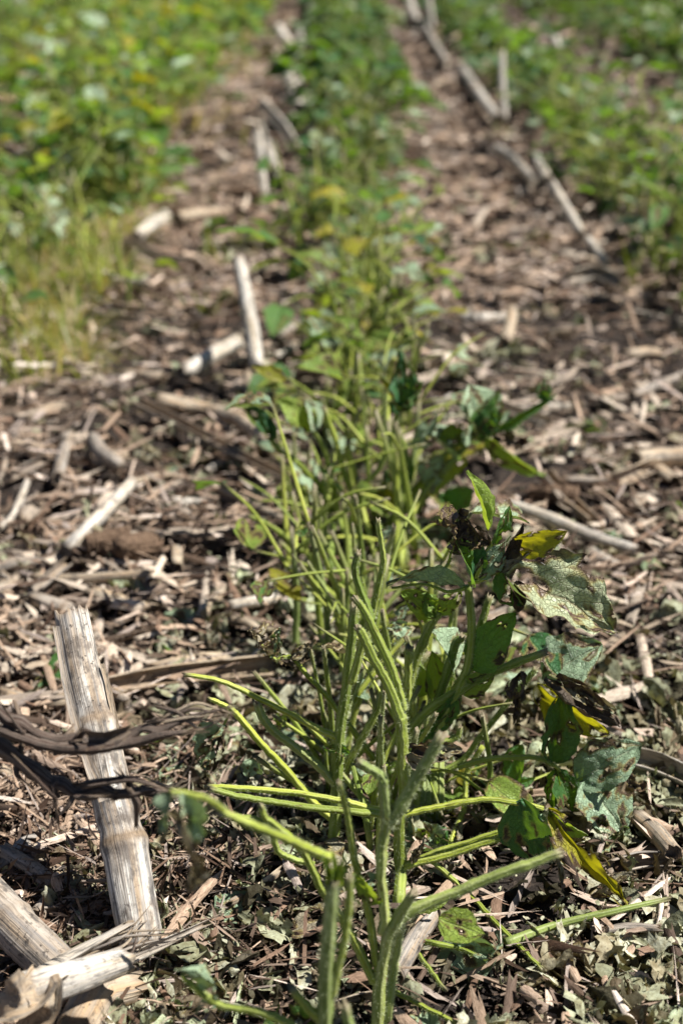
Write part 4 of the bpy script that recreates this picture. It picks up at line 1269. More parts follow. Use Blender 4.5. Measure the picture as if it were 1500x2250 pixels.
p.leaf((1112, 1245), (1342, 1392), 150, 'leaf_under', 15, fold=14, bow=35, holes=.27, crumple=.09, curl=35, ragged=.16, nu=30, nv=40, seed=17, label='large pale torn leaf turned underside up with brown veins')
p.leaf((1118, 1192), (1246, 1166), 64, 'leaf_yellow', 45, fold=18, bow=35, holes=.16, crumple=.04, label='yellow-brown arched leaf')
p.leaf((1110, 1225), (1150, 1150), 36, 'leaf_dead', 30, fold=30, curl=50, crumple=.1)
p.leaf((995, 1215), (1010, 1118), 62, 'leaf_dead', 20, holes=.3, curl=50, crumple=.22, label='black shrivelled leaf')
p.leaf((1005, 1170), (942, 1152), 40, 'leaf_dead', 20, holes=.25, curl=60, crumple=.2)
p.leaf((1012, 1180), (1078, 1196), 56, 'leaf_dead', 30, holes=.28, curl=50, crumple=.22)
p.leaf((1032, 1280), (995, 1180), 66, 'leaf_green', 15, fold=35, holes=.05)
p.leaf((1036, 1270), (1042, 1175), 40, 'leaf_dark', 40, fold=40)
p.leaf((1070, 1165), (1026, 1034), 34, 'leaf_lime', 55, fold=45, bow=15)
p.leaf((1084, 1195), (1118, 1112), 44, 'leaf_green', 30, fold=40, holes=.12)
p.leaf((1052, 1270), (1110, 1190), 50, 'leaf_pale', 35, holes=.12)
p.leaf((1095, 1255), (1165, 1208), 30, 'leaf_husk', 30, curl=60, crumple=.15, holes=.15)
p.leaf((1100, 1250), (1150, 1330), 46, 'leaf_dark', 40, fold=40, holes=.1, curl=30)
p.leaf((1135, 1275), (1138, 1345), 36, 'leaf_dead', 20, curl=50, crumple=.1)
p.leaf((1020, 1288), (848, 1286), 36, 'leaf_pale', 50, fold=40, bow=20, holes=.1, crumple=.08)
p.leaf((950, 1356, .01), (880, 1300, .01), 62, 'leaf_lime', 20, holes=.14, crumple=.1, fold=25)
p.leaf((955, 1352, .01), (930, 1305, .01), 44, 'leaf_lime', 20, holes=.1, crumple=.16)
p.leaf((962, 1345, .01), (1015, 1298, .01), 40, 'leaf_lime', 20, holes=.12, crumple=.12)
p.leaf((1038, 1470), (1130, 1345), 92, 'leaf_green', 15, fold=22, holes=.03, bow=20, label='whole dark green leaf behind stubs')
p.leaf((995, 1475, .02), (948, 1385, .02), 58, 'leaf_pale', 20, fold=20)
p.leaf((960, 1545, .02), (948, 1430, .02), 54, 'leaf_lime', 20, fold=25)
p.leaf((925, 1530, .02), (912, 1450, .02), 36, 'leaf_lime', 20, fold=35)
p.leaf((1012, 1520), (1088, 1468), 54, 'leaf_lime', 20, fold=25, holes=.06)
p.leaf((1192, 1492, .03), (1322, 1415, .03), 124, 'leaf_pale', 10, fold=10, bow=10, holes=.12, crumple=.05, nu=24, nv=34, label='pale broad leaf with a torn hole')
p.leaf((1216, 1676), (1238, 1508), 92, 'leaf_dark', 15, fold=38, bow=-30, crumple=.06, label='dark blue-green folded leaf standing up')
p.leaf((1180, 1500, .01), (1338, 1612, .01), 66, 'leaf_yellow', 40, fold=20, bow=35, holes=.22, label='yellow sunlit leaf')
p.leaf((1195, 1488), (1355, 1595), 54, 'leaf_dead', 35, curl=55, crumple=.14, holes=.22)
p.leaf((1225, 1490), (1345, 1560), 36, 'leaf_husk', 45, curl=60, crumple=.12, holes=.15)
p.leaf((1150, 1478), (1128, 1590), 46, 'leaf_dead', 25, curl=60, crumple=.2, holes=.28)
p.leaf((1268, 1716), (1408, 1635), 118, 'leaf_pale', 25, fold=24, bow=45, crumple=.06, holes=.10, label='right grey-green leaf arching over the litter')
p.leaf((1290, 1712), (1368, 1838), 124, 'leaf_pale', 12, fold=16, bow=30, holes=.22, crumple=.07, label='torn drooping pale leaf with a blackened edge')
p.leaf((1310, 1790), (1385, 1818), 34, 'leaf_dead', 30, curl=60, crumple=.2, holes=.2)
p.leaf((1345, 1690), (1420, 1740), 26, 'leaf_dead', 40, curl=60, crumple=.2, holes=.2)
p.leaf((1222, 1690), (1258, 1795), 64, 'leaf_green', 20, fold=25, holes=.2)
p.leaf((1218, 1690), (1212, 1775), 34, 'leaf_green', 40, fold=30, holes=.12)
p.leaf((1145, 1635, .03), (1128, 1745, .03), 48, 'leaf_green', 40, fold=25)
p.leaf((1120, 1725, .02), (1175, 1710, .02), 30, 'leaf_green', 45, fold=30)
p.leaf((1020, 1685, .03), (1022, 1732, .03), 36, 'leaf_yellow', 15, label='small yellow spotted leaf')
p.leaf((960, 1590), (1010, 1510), 44, 'leaf_green', 40, fold=30)
p.leaf((905, 1640), (1000, 1560), 50, 'leaf_green', 50, fold=30)
for q_ in range(10):
    a, b = rnd.uniform(925, 1010), rnd.uniform(1660, 1860)
    p.leaf((a, b, .03), (a + rnd.uniform(-20, 30), b + rnd.uniform(20, 70), .03), rnd.uniform(18, 38), rnd.choice(['leaf_green', 'leaf_lime', 'leaf_husk', 'leaf_dark']), rnd.uniform(-60, 60), fold=30, crumple=.1, holes=.15)
for q_ in range(5):
    a = 905 + q_ * 13
    p.stem([(a, 1900 - q_ * 20, .03), (a + 8, 1780, .03), (a + rnd.uniform(0, 25), 1650 - q_ * 8, .03)], 26, 18, rnd.choice(['stem', 'stem_pale']))

# the crowd of thin bare stems and petioles filling the clump
for (lab, D, bx, n_, hh, fan) in (('thin bare soybean stems crowding behind the tall hairy plant', 0.60, 850, 13, 420, 260), ('crowded thin soybean stems left behind the arched petioles', 0.66, 760, 13, 380, 230), ('crowded thin soybean stems behind the leafy right-hand plant', 0.70, 930, 13, 360, 240), ('slender broken soybean stems in the middle of the clump', 0.80, 800, 14, 330, 230)):
    base_y = 195 * -1 + 1527 / ((D * 0.921 + 0.175))
    p = Plant(lab, D, (bx, base_y), 9000)
    for q_ in range(n_):
        x0 = bx + rnd.uniform(-45, 45); d0 = rnd.uniform(-.015, .03)
        x1 = x0 + rnd.gauss(0, fan * .42); top = base_y - hh * rnd.uniform(.45, 1.0)
        xm = x0 + (x1 - x0) * rnd.uniform(.2, .45)
        w_ = rnd.uniform(13, 24) * 0.6 / D
        p.stem([(x0, base_y + 15, d0), (xm, base_y - (base_y - top) * .5, d0), (x1, top, d0 + rnd.uniform(-.03, .03))], w_, w_ * .65, rnd.choice(['stem', 'petiole', 'petiole', 'stem_pale']))
        if rnd.random() < .35:
            p.leaf((x1, top, d0), (x1 + rnd.uniform(-60, 60), top + rnd.uniform(-30, 50), d0), rnd.uniform(22, 46), rnd.choice(['leaf_green', 'leaf_husk', 'leaf_pale', 'leaf_lime', 'leaf_dead']), rnd.uniform(-40, 40), holes=.25, crumple=.12, curl=30)

# fallen stem on the right
p = Plant('green bare stem lying on the litter at the lower right', 0.545, (1110, 2070))
P_ = [resting(1110, 2072, 0.014), resting(1218, 2033, 0.016), resting(1327, 2007, 0.018), resting(1463, 1976, 0.020)]
V, q, tr, uv, d, mi = tube(P_, [px_r(w_, P_[0]) for w_ in (22, 18, 16, 12)], 12, 7, 0.07, 5, 0.003, 77, 4000)
p.root.location = P_[0]
obj('stem', make_mesh('stem', relative(V, P_[0]), q, tr, [M['stem_pale'], M['hair']], uv, {'dmg': d}, None, mi), p.root)
p.root['group'] = 'broken green stems on the ground'

# back cluster
p = Plant('soft-focus soybean clump with a crinkled dark leaf on a tall bare petiole', 0.98, (780, 1330), 1400)
p.stem([(790, 1330), (776, 1230), (748, 1142), (716, 1086), (660, 1022), (620, 994), (592, 962)], 22, 14, 'petiole', broken=False)
p.stem([(748, 1150), (716, 1000), (684, 938)], 15, 12, 'petiole')
p.stem([(770, 1180), (776, 1098), (756, 1042), (736, 966), (712, 898)], 18, 14, 'petiole')
p.stem([(834, 1270), (828, 1238), (796, 1114), (776, 1030), (764, 972)], 15, 12, 'petiole')
p.stem([(780, 1190), (800, 1074), (832, 1030), (860, 966), (874, 900)], 18, 14, 'stem', broken=False)
p.stem([(728, 1350), (726, 1250), (730, 1150), (722, 1080)], 18, 16)
p.stem([(760, 1350), (768, 1240), (782, 1160), (790, 1050)], 20, 16)
p.stem([(690, 1230, -.05), (684, 1226, -.05), (620, 1174, -.05), (580, 1148, -.05), (546, 1134, -.05)], 16, 10, 'petiole')
p.stem([(780, 1350, -.08), (748, 1322, -.08), (700, 1280, -.08), (672, 1250, -.08), (616, 1192, -.08)], 18, 12, 'petiole')
p.stem([(770, 1378, -.1), (745, 1352, -.1), (712, 1328, -.1), (690, 1322, -.1), (658, 1318, -.1)], 17, 11, 'petiole')
p.stem([(820, 1200), (700, 1110), (640, 1060)], 12, 10, 'petiole')
p.leaf((596, 964), (518, 884), 50, 'leaf_dark', 35, fold=35, holes=.12, crumple=.08)
p.leaf((600, 966), (575, 912), 26, 'leaf_dark', 35, fold=40)
p.leaf((874, 902), (878, 772), 78, 'leaf_dark', 25, fold=30, holes=.12, crumple=.12, label='crinkled dark green leaf on top')
p.leaf((876, 890), (930, 838), 48, 'leaf_green', 30, fold=30, crumple=.12, holes=.1)
p.leaf((872, 890), (832, 828), 24, 'leaf_yellow', 30, fold=40, holes=.1)
p.leaf((690, 942), (612, 876), 62, 'leaf_lime', 20, holes=.1)
p.leaf((692, 944), (672, 880), 40, 'leaf_pale', 20, holes=.1)
p.leaf((630, 836), (552, 806), 30, 'leaf_yellow', 25, holes=.15)
p.leaf((700, 1100), (640, 1010), 70, 'leaf_pale', 20, holes=.25, crumple=.1)
p.leaf((760, 1110), (700, 1030), 60, 'leaf_green', 30, holes=.2)
p = Plant('soft-focus soybean clump leaning right with a tattered three-part leaf at its tip', 1.0, (850, 1310), 1400)
p.stem([(840, 1300), (848, 1162), (920, 1090), (980, 1030), (1036, 964)], 22, 16, broken=False)
p.stem([(850, 1170, .01), (905, 1080, .01), (960, 1020, .01), (1026, 956, .01)], 16, 12, 'petiole', broken=False)
p.stem([(860, 1310), (876, 1200), (884, 1110), (893, 1014), (876, 950)], 20, 15)
p.stem([(860, 1190, -.01), (900, 1140, -.01), (952, 1072, -.01)], 17, 12)
p.stem([(880, 1320), (880, 1240), (884, 1180), (876, 1170)], 20, 15)
p.stem([(830, 1300), (836, 1200), (832, 1130), (845, 1050)], 18, 15)
p.stem([(905, 1310), (960, 1230), (1010, 1180)], 12, 10, 'petiole')
p.leaf((1036, 966), (1028, 845), 100, 'leaf_pale', 20, fold=22, holes=.14, label='upright tattered blue-green leaflet')
p.leaf((1034, 968), (958, 962), 54, 'leaf_lime', 40, fold=20, holes=.12)
p.leaf((1040, 966), (1100, 858), 66, 'leaf_green', 30, holes=.3)
p.leaf((1042, 964), (1090, 930), 40, 'leaf_green', 30, holes=.2)
p.stem([(1040, 962), (1080, 948), (1120, 930)], 10, 8, 'petiole', broken=False)
p.leaf((1085, 946), (1224, 868), 34, 'leaf_green', 55, fold=50, bow=10)
p.leaf((1036, 968), (990, 868), 84, 'leaf_pale', 30, fold=20, holes=.2, crumple=.08)
p.leaf((1040, 968), (1066, 880), 70, 'leaf_green', 20, fold=25, holes=.2, crumple=.08)
p.leaf((1000, 1010), (930, 950), 70, 'leaf_pale', 30, holes=.16)
p.leaf((1010, 1150), (960, 1090), 60, 'leaf_green', 20, holes=.1)
p.leaf((930, 1290), (990, 1240), 60, 'leaf_lime', 20, holes=.1)
p.leaf((1190, 880), (1195, 832), 34, 'leaf_dark', 20, crumple=.15, holes=.2)
p.leaf((1060, 950), (1198, 1044), 40, 'leaf_lime', 50, fold=40, bow=20, holes=.15)
p.leaf((1080, 960), (1150, 985), 40, 'leaf_dead', 40, crumple=.15, holes=.3)
p.leaf((1025, 1005, .02), (905, 1110, .02), 62, 'leaf_lime', 40, fold=12)
p.leaf((980, 1120), (1042, 1075), 64, 'leaf_green', 20, fold=10)
p.leaf((905, 1250), (880, 1180), 70, 'leaf_lime', 20, fold=10, label='yellowed leaf low in the clump')
p.leaf((940, 1250), (975, 1170), 60, 'leaf_pale', 30, fold=10)
p.leaf((840, 1070), (850, 1130), 50, 'leaf_yellow', 20, fold=10)
p.leaf((930, 1060), (970, 1000), 60, 'leaf_pale', 30, holes=.1)
p.leaf((850, 1010), (905, 1060), 70, 'leaf_green', 30, holes=.1)
p.leaf((900, 980), (980, 900), 60, 'leaf_pale', 40, holes=.3)
p = Plant('soft-focus soybean stem holding up a pale teal leaf on the left of the row', 1.5, (745, 880), 0)
p.stem([(750, 880), (708, 798), (676, 730), (664, 684)], 20, 15, 'petiole', broken=False)
p.stem([(770, 900), (760, 820), (745, 760)], 18, 14)
p.leaf((668, 684), (742, 770), 74, 'leaf_pale', 20, fold=18, holes=.12, label='pale teal leaf')
p.leaf((668, 684), (715, 692), 22, 'leaf_lime', 50)
p.leaf((750, 800), (800, 770), 40, 'leaf_green', 40)


# ------------------------------------------------------------------ row plants grown from a few patterns
def grow(name, label, cat, group, seed, ht, n_stem, n_pet, n_leaf, lw, mats, holes, lean=0.25, parts=True, pet_r=0.0012, stem_r=0.0026, spread=0.07, hair=0):
    r = random.Random(seed)
    root = empty(name, (0, 0, 0), label, cat, group)
    bag = []

    def put(nm, V, q, tr, uv, d, mat, mi=None):
        if parts:
            obj(nm, make_mesh(nm, V, q, tr, [M[mat], M['hair']], uv, {'dmg': d}, None, mi), root)
        else:
            bag.append((V, q, tr, uv, d, mat))
    nodes = []
    for i in range(n_stem):
        a = r.uniform(0, 6.28); l_ = r.uniform(0, lean); h = ht * r.uniform(0.6, 1.0)
        b = Vector((r.uniform(-1, 1) * spread * 0.5, r.uniform(-1, 1) * spread * 0.5, -0.012))
        P = [b + Vector((math.cos(a) * l_ * h * t ** 1.3 + r.uniform(-.004, .004), math.sin(a) * l_ * h * t ** 1.3 + r.uniform(-.004, .004), h * t)) for t in (0, .3, .6, 1)]
        V, q, tr, uv, d, mi = tube(P, [stem_r, stem_r * .95, stem_r * .8, stem_r * .6], 7, 4, 0.05, 5, stem_r * 1.5, r.randrange(999), hair)
        put('stem', V, q, tr, uv, d, r.choice(['stem', 'petiole', 'stem_pale']), mi)
        for t in (.25, .4, .55, .7, .85, 1.0):
            nodes.append((P[0].lerp(P[-1], t), a))
    tips = []
    for i in range(n_pet):
        b, a0 = r.choice(nodes)
        a = r.uniform(0, 6.28); l_ = ht * r.uniform(0.3, 0.65)
        up = r.uniform(0.1, 0.9)
        e = b + Vector((math.cos(a), math.sin(a), up)).normalized() * l_
        mdl = b.lerp(e, 0.5) + Vector((0, 0, l_ * r.uniform(0, .15)))
        V, q, tr, uv, d, mi = tube([b, mdl, e], [pet_r, pet_r * .9, pet_r * .7], 6, 4, 0, 5, pet_r * 1.5, r.randrange(999), hair * .7)
        put('petiole', V, q, tr, uv, d, 'petiole', mi)
        tips.append((e, a))
    for i in range(n_leaf):
        b, a = tips[i % len(tips)]
        a = a + r.uniform(-1.3, 1.3)
        W = lw * r.uniform(0.6, 1.1)
        L = W * r.uniform(1.2, 1.7)
        V, q, uv, d = leaf(L, W, r.randrange(999), r.uniform(5, 35), r.uniform(10, 60), 0, 0.07, holes * r.uniform(.3, 1.5), 9, 13)
        Rm = axes(Vector((math.cos(a), math.sin(a), r.uniform(-.7, .5))), Vector((r.uniform(-.5, .5), r.uniform(-.6, .4), 1)))
        V = V @ Rm.T + np.array(b)
        put('leaf', V, q, None, uv, d, r.choice(mats))
    if not parts:
        mats_ = sorted(set(x[5] for x in bag))
        Vs, Qs, Ts, U, D_, MQ, MT = [], [], [], [], [], [], []
        o = 0
        for V, q, tr, uv, d, mt in bag:
            Vs.append(V); Qs.append(np.asarray(q) + o); U.append(uv); D_.append(d); MQ.append(np.full(len(q), mats_.index(mt)))
            if tr is not None and len(tr):
                Ts.append(tr + o); MT.append(np.full(len(tr), mats_.index(mt)))
            o += len(V)
        me = make_mesh(name, np.concatenate(Vs), np.concatenate(Qs), np.concatenate(Ts), [M[k] for k in mats_], np.concatenate(U), {'dmg': np.concatenate(D_)}, None, np.concatenate(MQ + MT))
        lab = dict(root.items())
        bpy.data.objects.remove(root)
        root = obj(name, me)
        for k_, v_ in lab.items():
            root[k_] = v_
    return root


USED = set()


FAR_PLANTS = []
FAR_Y = 5.3


def plant_row(protos, spots, smin=0.8, smax=1.2):
    for i, (a, b) in enumerate(spots):
        pr = protos[rnd.randrange(len(protos))]
        s_ = rnd.uniform(smin, smax)
        loc = (a, b, H(a, b) - 0.002)
        if b > FAR_Y:
            FAR_PLANTS.append((pr.data, loc, rnd.uniform(0, 6.28), s_))
        elif pr.name in USED:
            dup(pr, loc, rnd.uniform(0, 6.28), s_)
        else:
            USED.add(pr.name)
            pr.location = loc; pr.rotation_euler = (0, 0, rnd.uniform(0, 6.28)); pr.scale = (s_, s_, s_)
    for pr in protos:
        if pr.name not in USED:
            for c_ in list(pr.children):
                bpy.data.objects.remove(c_)
            bpy.data.objects.remove(pr)


def far_mass():
    """plants too far and too many to tell apart: one mesh"""
    cache, mats_ = {}, []
    Vs, Qs, Ts, U, D_, MQ, MT = [], [], [], [], [], [], []
    o = 0
    for me, loc, rz, s_ in FAR_PLANTS:
        if me.name not in cache:
            n = len(me.vertices); v = np.empty(n * 3, np.float32); me.vertices.foreach_get('co', v)
            nl = len(me.loops); li = np.empty(nl, np.int32); me.loops.foreach_get('vertex_index', li)
            uvl = np.empty(nl * 2, np.float32); me.uv_layers[0].data.foreach_get('uv', uvl)
            uv = np.zeros((n, 2), np.float32); uv[li] = uvl.reshape(-1, 2)
            d = np.empty(n, np.float32); me.attributes['dmg'].data.foreach_get('value', d)
            tot = np.empty(len(me.polygons), np.int32); me.polygons.foreach_get('loop_total', tot)
            mi = np.empty(len(me.polygons), np.int32); me.polygons.foreach_get('material_index', mi)
            for m_ in me.materials:
                if m_ not in mats_:
                    mats_.append(m_)
            mp = np.array([mats_.index(m_) for m_ in me.materials])
            st = np.concatenate([[0], np.cumsum(tot)[:-1]])
            q = li[st[tot == 4][:, None] + np.arange(4)]; t3 = li[st[tot == 3][:, None] + np.arange(3)]
            cache[me.name] = (v.reshape(-1, 3), q, t3, uv, d, mp[mi[tot == 4]], mp[mi[tot == 3]])
        v, q, t3, uv, d, mq, mt = cache[me.name]
        c, s2 = math.cos(rz) * s_, math.sin(rz) * s_
        Vs.append(np.stack([v[:, 0] * c - v[:, 1] * s2, v[:, 0] * s2 + v[:, 1] * c, v[:, 2] * s_], -1) + np.array(loc))
        Qs.append(q + o); Ts.append(t3 + o); U.append(uv); D_.append(d); MQ.append(mq); MT.append(mt)
        o += len(v)
    me = make_mesh('far_crop_rows', np.concatenate(Vs), np.concatenate(Qs), np.concatenate(Ts), mats_, np.concatenate(U), {'dmg': np.concatenate(D_)}, None, np.concatenate(MQ + MT))
    tag(obj('far_crop_rows', me), 'blurred green soybean rows merging in the far distance', 'crop', None, 'stuff')


def row_spots(x0, ylo, yhi, step0, step1, jx=0.03):
    out = []
    y_ = ylo
    while y_ < yhi:
        f = (y_ - ylo) / (yhi - ylo)
        out.append((x0 + rnd.gauss(0, jx), y_ + rnd.uniform(-.02, .02)))
        y_ += step0 + (step1 - step0) * f
    return out


LF = ['leaf_green', 'leaf_dark', 'leaf_green', 'leaf_pale', 'leaf_dark', 'leaf_dark']
LG = ['leaf_green', 'leaf_lime', 'leaf_lime', 'leaf_pale', 'leaf_dark', 'leaf_green', 'leaf_pale', 'leaf_yellow']
# middle row, just behind the traced plants and on to the distance
g_ = 'out-of-focus stripped soybean plants along the middle row'
l_ = 'out-of-focus stripped soybean plant with bare petioles in the middle row behind'
plant_row([grow('soybean_plant', l_, 'soybean plant', g_, 500 + i, 0.14, 5, 11, 3, 0.026, LG, .3, hair=3500) for i in range(6)], row_spots(0.02, 0.66, 1.2, 0.065, 0.06, .022), .7, 1.0)
plant_row([grow('soybean_plant', l_, 'soybean plant', g_, 520 + i, 0.145, 5, 12, 9, 0.034, LG, .26, lean=.4, spread=.05) for i in range(7)], row_spots(0.02, 1.2, 2.0, 0.055, 0.06, .018), .7, 1.05)
plant_row([grow('soybean_plant', 'out-of-focus soybean plant with ragged leaves in the middle row, beyond the stripped ones', 'soybean plant', 'ragged leafy soybean plants in the middle row', 530 + i, 0.15, 5, 9, 19, 0.034, LF, .22, lean=.35, spread=.05) for i in range(6)], row_spots(0.02, 2.0, 3.0, 0.06, 0.07, .02), .75, 1.05)
g_ = 'distant soybean plants in the middle row'
l_ = 'small blurred green soybean plant far along the middle row'
plant_row([grow('soybean_plant', l_, 'soybean plant', g_, 540 + i, 0.16, 4, 8, 32, 0.036, LF, .12, lean=.3, parts=False) for i in range(5)], row_spots(0.02, 3.0, 8.5, 0.07, 0.10, .022))
# right row and those beyond
g_ = 'stripped soybean plants in the right row'
l_ = 'blurred grey-green stripped soybean plant in the right row'
R_M = ['leaf_green', 'leaf_pale', 'leaf_green', 'leaf_green', 'leaf_dark', 'leaf_dark']
plant_row([grow('soybean_plant', l_, 'soybean plant', g_, 560 + i, 0.165, 6, 10, 14, 0.030, R_M, .2, lean=.45, stem_r=.0022) for i in range(6)], row_spots(0.47, 1.62, 3.2, 0.055, 0.07, .025))
g_ = 'distant soybean plants in the right row'
l_ = 'small blurred soybean plant far along the right row'
plant_row([grow('soybean_plant', l_, 'soybean plant', g_, 580 + i, 0.14, 5, 8, 26, 0.034, LF, .1, parts=False, stem_r=.0022, spread=.06) for i in range(5)], row_spots(0.48, 3.2, 9, 0.075, 0.10, .025))
g_ = 'soybean plants in the second row to the right'
l_ = 'blurred soybean plant in the second row to the right, beyond a littered gap'
plant_row([grow('soybean_plant', l_, 'soybean plant', g_, 600 + i, 0.16, 5, 8, 28, 0.038, LF, .1, parts=False, spread=.1) for i in range(5)], row_spots(1.0, 3.3, 9.5, 0.10, 0.13, .035))
g_ = 'soybean plants in the third row to the right'
l_ = 'far blurred soybean plant in the third row to the right'
plant_row([grow('soybean_plant', l_, 'soybean plant', g_, 620 + i, 0.18, 5, 8, 30, 0.042, LF, .1, parts=False, spread=.12) for i in range(4)], row_spots(1.52, 4.6, 10, 0.12, 0.13, .06))
# leafy row on the left and those beyond
L_M = ['leaf_lime', 'leaf_green', 'leaf_green', 'leaf_lime', 'leaf_lime', 'leaf_green', 'leaf_pale', 'leaf_green', 'leaf_lime', 'leaf_pale', 'leaf_dark', 'leaf_green', 'leaf_yellow']
g_ = 'leafy soybean plants in the left row'
l_ = 'blurred leafy bright green soybean plant in the left row'
plant_row([grow('soybean_plant', l_, 'soybean plant', g_, 640 + i, 0.20, 5, 16, 30, 0.036, L_M, .04) for i in range(6)], row_spots(-0.51, 2.15, 3.6, 0.08, 0.08, .05))
g_ = 'stripped soybean plants at the near end of the left row'
l_ = 'blurred yellow-green stripped soybean plant in weeds at the near end of the left row'
plant_row([grow('soybean_plant', l_, 'soybean plant', g_, 630 + i, 0.13, 6, 10, 6, 0.03, ['leaf_lime', 'leaf_green', 'leaf_pale'], .2) for i in range(4)], row_spots(-0.48, 1.5, 2.4, 0.045, 0.04, .08))
g_ = 'distant leafy soybean plants in the left row'
l_ = 'blurred leafy soybean plant far along the left row'
plant_row([grow('soybean_plant', l_, 'soybean plant', g_, 660 + i, 0.20, 6, 16, 34, 0.036, L_M, .04, parts=False, spread=.1) for i in range(5)], row_spots(-0.50, 3.6, 9, 0.08, 0.10, .07))
g_ = 'leafy soybean plants in the second row to the left'
l_ = 'blurred leafy soybean plant in the second row to the left'
plant_row([grow('soybean_plant', l_, 'soybean plant', g_, 680 + i, 0.19, 6, 16, 30, 0.036, L_M, .04, parts=False, spread=.1) for i in range(5)], row_spots(-1.05, 3.2, 9.5, 0.10, 0.10, .08))
g_ = 'leafy soybean plants in the third row to the left'
l_ = 'far blurred soybean plant in the third row to the left'
plant_row([grow('soybean_plant', l_, 'soybean plant', g_, 700 + i, 0.19, 5, 16, 24, 0.05, L_M, .04, parts=False, spread=.1) for i in range(4)], row_spots(-1.55, 4.6, 10, 0.13, 0.12, .1))


far_mass()


# ------------------------------------------------------------------ weeds: grass that fills the left
def blade(L, W, yaw, lean, bend, base, n=6):
    t = np.linspace(0, 1, n)
    ph = lean + bend * t
    dy, dz = np.sin(ph), np.cos(ph)
    cy = np.concatenate([[0], np.cumsum((dy[1:] + dy[:-1]) / 2)]) * L / (n - 1)
    cz = np.concatenate([[0], np.cumsum((dz[1:] + dz[:-1]) / 2)]) * L / (n - 1)
    w_ = W / 2 * (1 - t ** 1.6) + 0.0001
    V = np.zeros((n, 3, 3))
    V[:, 0, 0] = -w_; V[:, 2, 0] = w_
    V[:, :, 1] = cy[:, None]; V[:, :, 2] = cz[:, None]
    V[:, 1, 2] -= w_ * 0.4
    c, s_ = math.cos(yaw), math.sin(yaw)
    x_, y_ = V[..., 0] * c - V[..., 1] * s_, V[..., 0] * s_ + V[..., 1] * c
    V[..., 0], V[..., 1] = x_, y_
    return (V + np.array(base)).reshape(-1, 3)


GR = np.array([[0.17, 0.21, 0.035], [0.26, 0.28, 0.06], [0.34, 0.31, 0.11], [0.44, 0.37, 0.20], [0.11, 0.16, 0.03], [0.22, 0.28, 0.06], [0.33, 0.24, 0.12], [0.5, 0.44, 0.3]])


def grass(name, spots, Lr, Wr, pal, label, cat, kind=None, group=None, origin=(0, 0, 0), lean=(0.0, 0.9)):
    Vs, Qs, Cs = [], [], []
    o = 0
    idx = np.arange(18).reshape(6, 3)
    q0 = np.stack([idx[:-1, :-1], idx[:-1, 1:], idx[1:, 1:], idx[1:, :-1]], -1).reshape(-1, 4)
    for (a, b) in spots:
        L = rnd.uniform(*Lr)
        V = blade(L, rnd.uniform(*Wr), rnd.uniform(0, 6.28), rnd.uniform(*lean), rnd.uniform(0.2, 1.6), (a, b, H(a, b) - 0.004))
        Vs.append(V - np.array(origin)); Qs.append(q0 + o); o += 18
        c = pal[rnd.randrange(len(pal))] * rnd.uniform(0.7, 1.2)
        Cs.append(np.repeat(c[None], 18, 0))
    me = make_mesh(name, np.concatenate(Vs), np.concatenate(Qs), None, [M['grass']], None, None, np.concatenate(Cs))
    return tag(obj(name, me, None, origin), label, cat, group, kind)


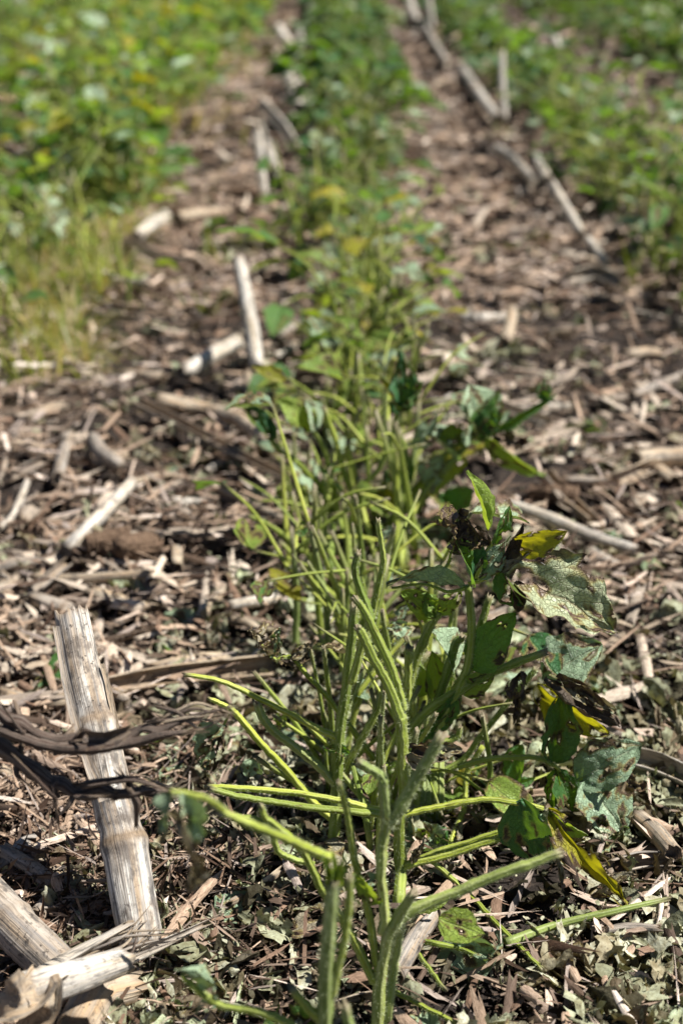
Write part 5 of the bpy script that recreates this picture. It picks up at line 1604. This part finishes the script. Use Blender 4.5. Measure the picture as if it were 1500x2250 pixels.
sp = []
while len(sp) < 6500:
    y_ = rnd.uniform(1.32, 2.6)
    x_ = -0.25 - abs(rnd.gauss(0, 0.17)) - 0.04 * (y_ - 1.5)
    dens = float(fbm(np.array([x_ * 13]), np.array([y_ * 9]), 61)[0])
    if dens < 0.40 + 0.25 * smooth(-0.34, -0.24, x_) + 0.2 * smooth(1.6, 1.35, y_) + rnd.uniform(-.06, .06):
        continue
    sp.append((x_, y_))
grass('weed_grass', sp, (0.025, 0.10), (0.0012, 0.0036), GR, 'yellow-green grassy weeds matted along the foot of the left row', 'grass', 'stuff', lean=(0.1, 1.35))
sp = [(rnd.gauss(-0.40, .06), rnd.uniform(2.4, 6)) for i in range(350)] + [(rnd.uniform(-2.2, -.5), rnd.uniform(2.6, 9)) for i in range(3600)]
grass('weed_grass', sp, (0.08, 0.24), (0.003, 0.006), GR, 'blurred yellowish grassy weeds between the left rows', 'grass', 'stuff')
for (a, b, n, L0, lab) in ((470, 680, 16, .06, 'small bright green grass tuft beside the propped white stalk'), (490, 600, 14, .08, 'thin green grass tuft above the propped white stalk'), (520, 560, 12, .07, 'green-yellow grass tuft among litter left of the middle row'), (90, 790, 8, .09, 'few long pale grass blades bending over the left litter'), (1395, 640, 14, .09, 'weedy green tuft at the foot of the right row'), (1100, 320, 14, .06, 'little green weed tuft amid the right stubble line'), (600, 560, 14, .07, 'green grass tuft at the left side of the middle row')):
    c = ground(a, b)
    grass('grass_tuft', [(c.x + rnd.gauss(0, .012), c.y + rnd.gauss(0, .015)) for _ in range(n)], (L0 * .5, L0), (0.002, 0.0045), GR[[0, 1, 4, 5]], lab, 'grass tuft', None, None, (c.x, c.y, H(c.x, c.y)))

# fallen leaves and broken green bits big enough to pick out
FL = [make_mesh('fallen_leaf', *[(lambda V, q, uv, d, mt: (V - V.mean(0), q, None, [M[mt]], uv, {'dmg': d}))(*leaf(0.026 + .018 * rnd.random(), 0.016 + .012 * rnd.random(), 800 + i, rnd.uniform(0, 30), rnd.uniform(-40, 60), rnd.uniform(0, 60), .14, .26, 12, 18), mt)][0]) for i, mt in enumerate(['leaf_pale', 'leaf_husk', 'leaf_husk', 'leaf_pale', 'leaf_husk', 'leaf_green'] * 3)]
n_f = 0
x, y = field_points(420, 0.4, 2.6, 0.0)
for a, b in zip(x, y):
    if n_f >= 150:
        break
    if rnd.random() > (0.15 if a < -0.12 else 0.9) or a > 0.5:
        continue
    o = obj('fallen_leaf', rnd.choice(FL), None, (a, b, H(a, b) + 0.011))
    o.rotation_euler = (rnd.gauss(0, .4), rnd.gauss(0, .4), rnd.uniform(0, 6.28))
    s_ = rnd.uniform(.6, 1.1); o.scale = (s_, s_, s_)
    tag(o, 'crumpled grey-green torn leaf lying dry on the litter', 'fallen leaf', 'torn leaves lying on the litter')
    n_f += 1
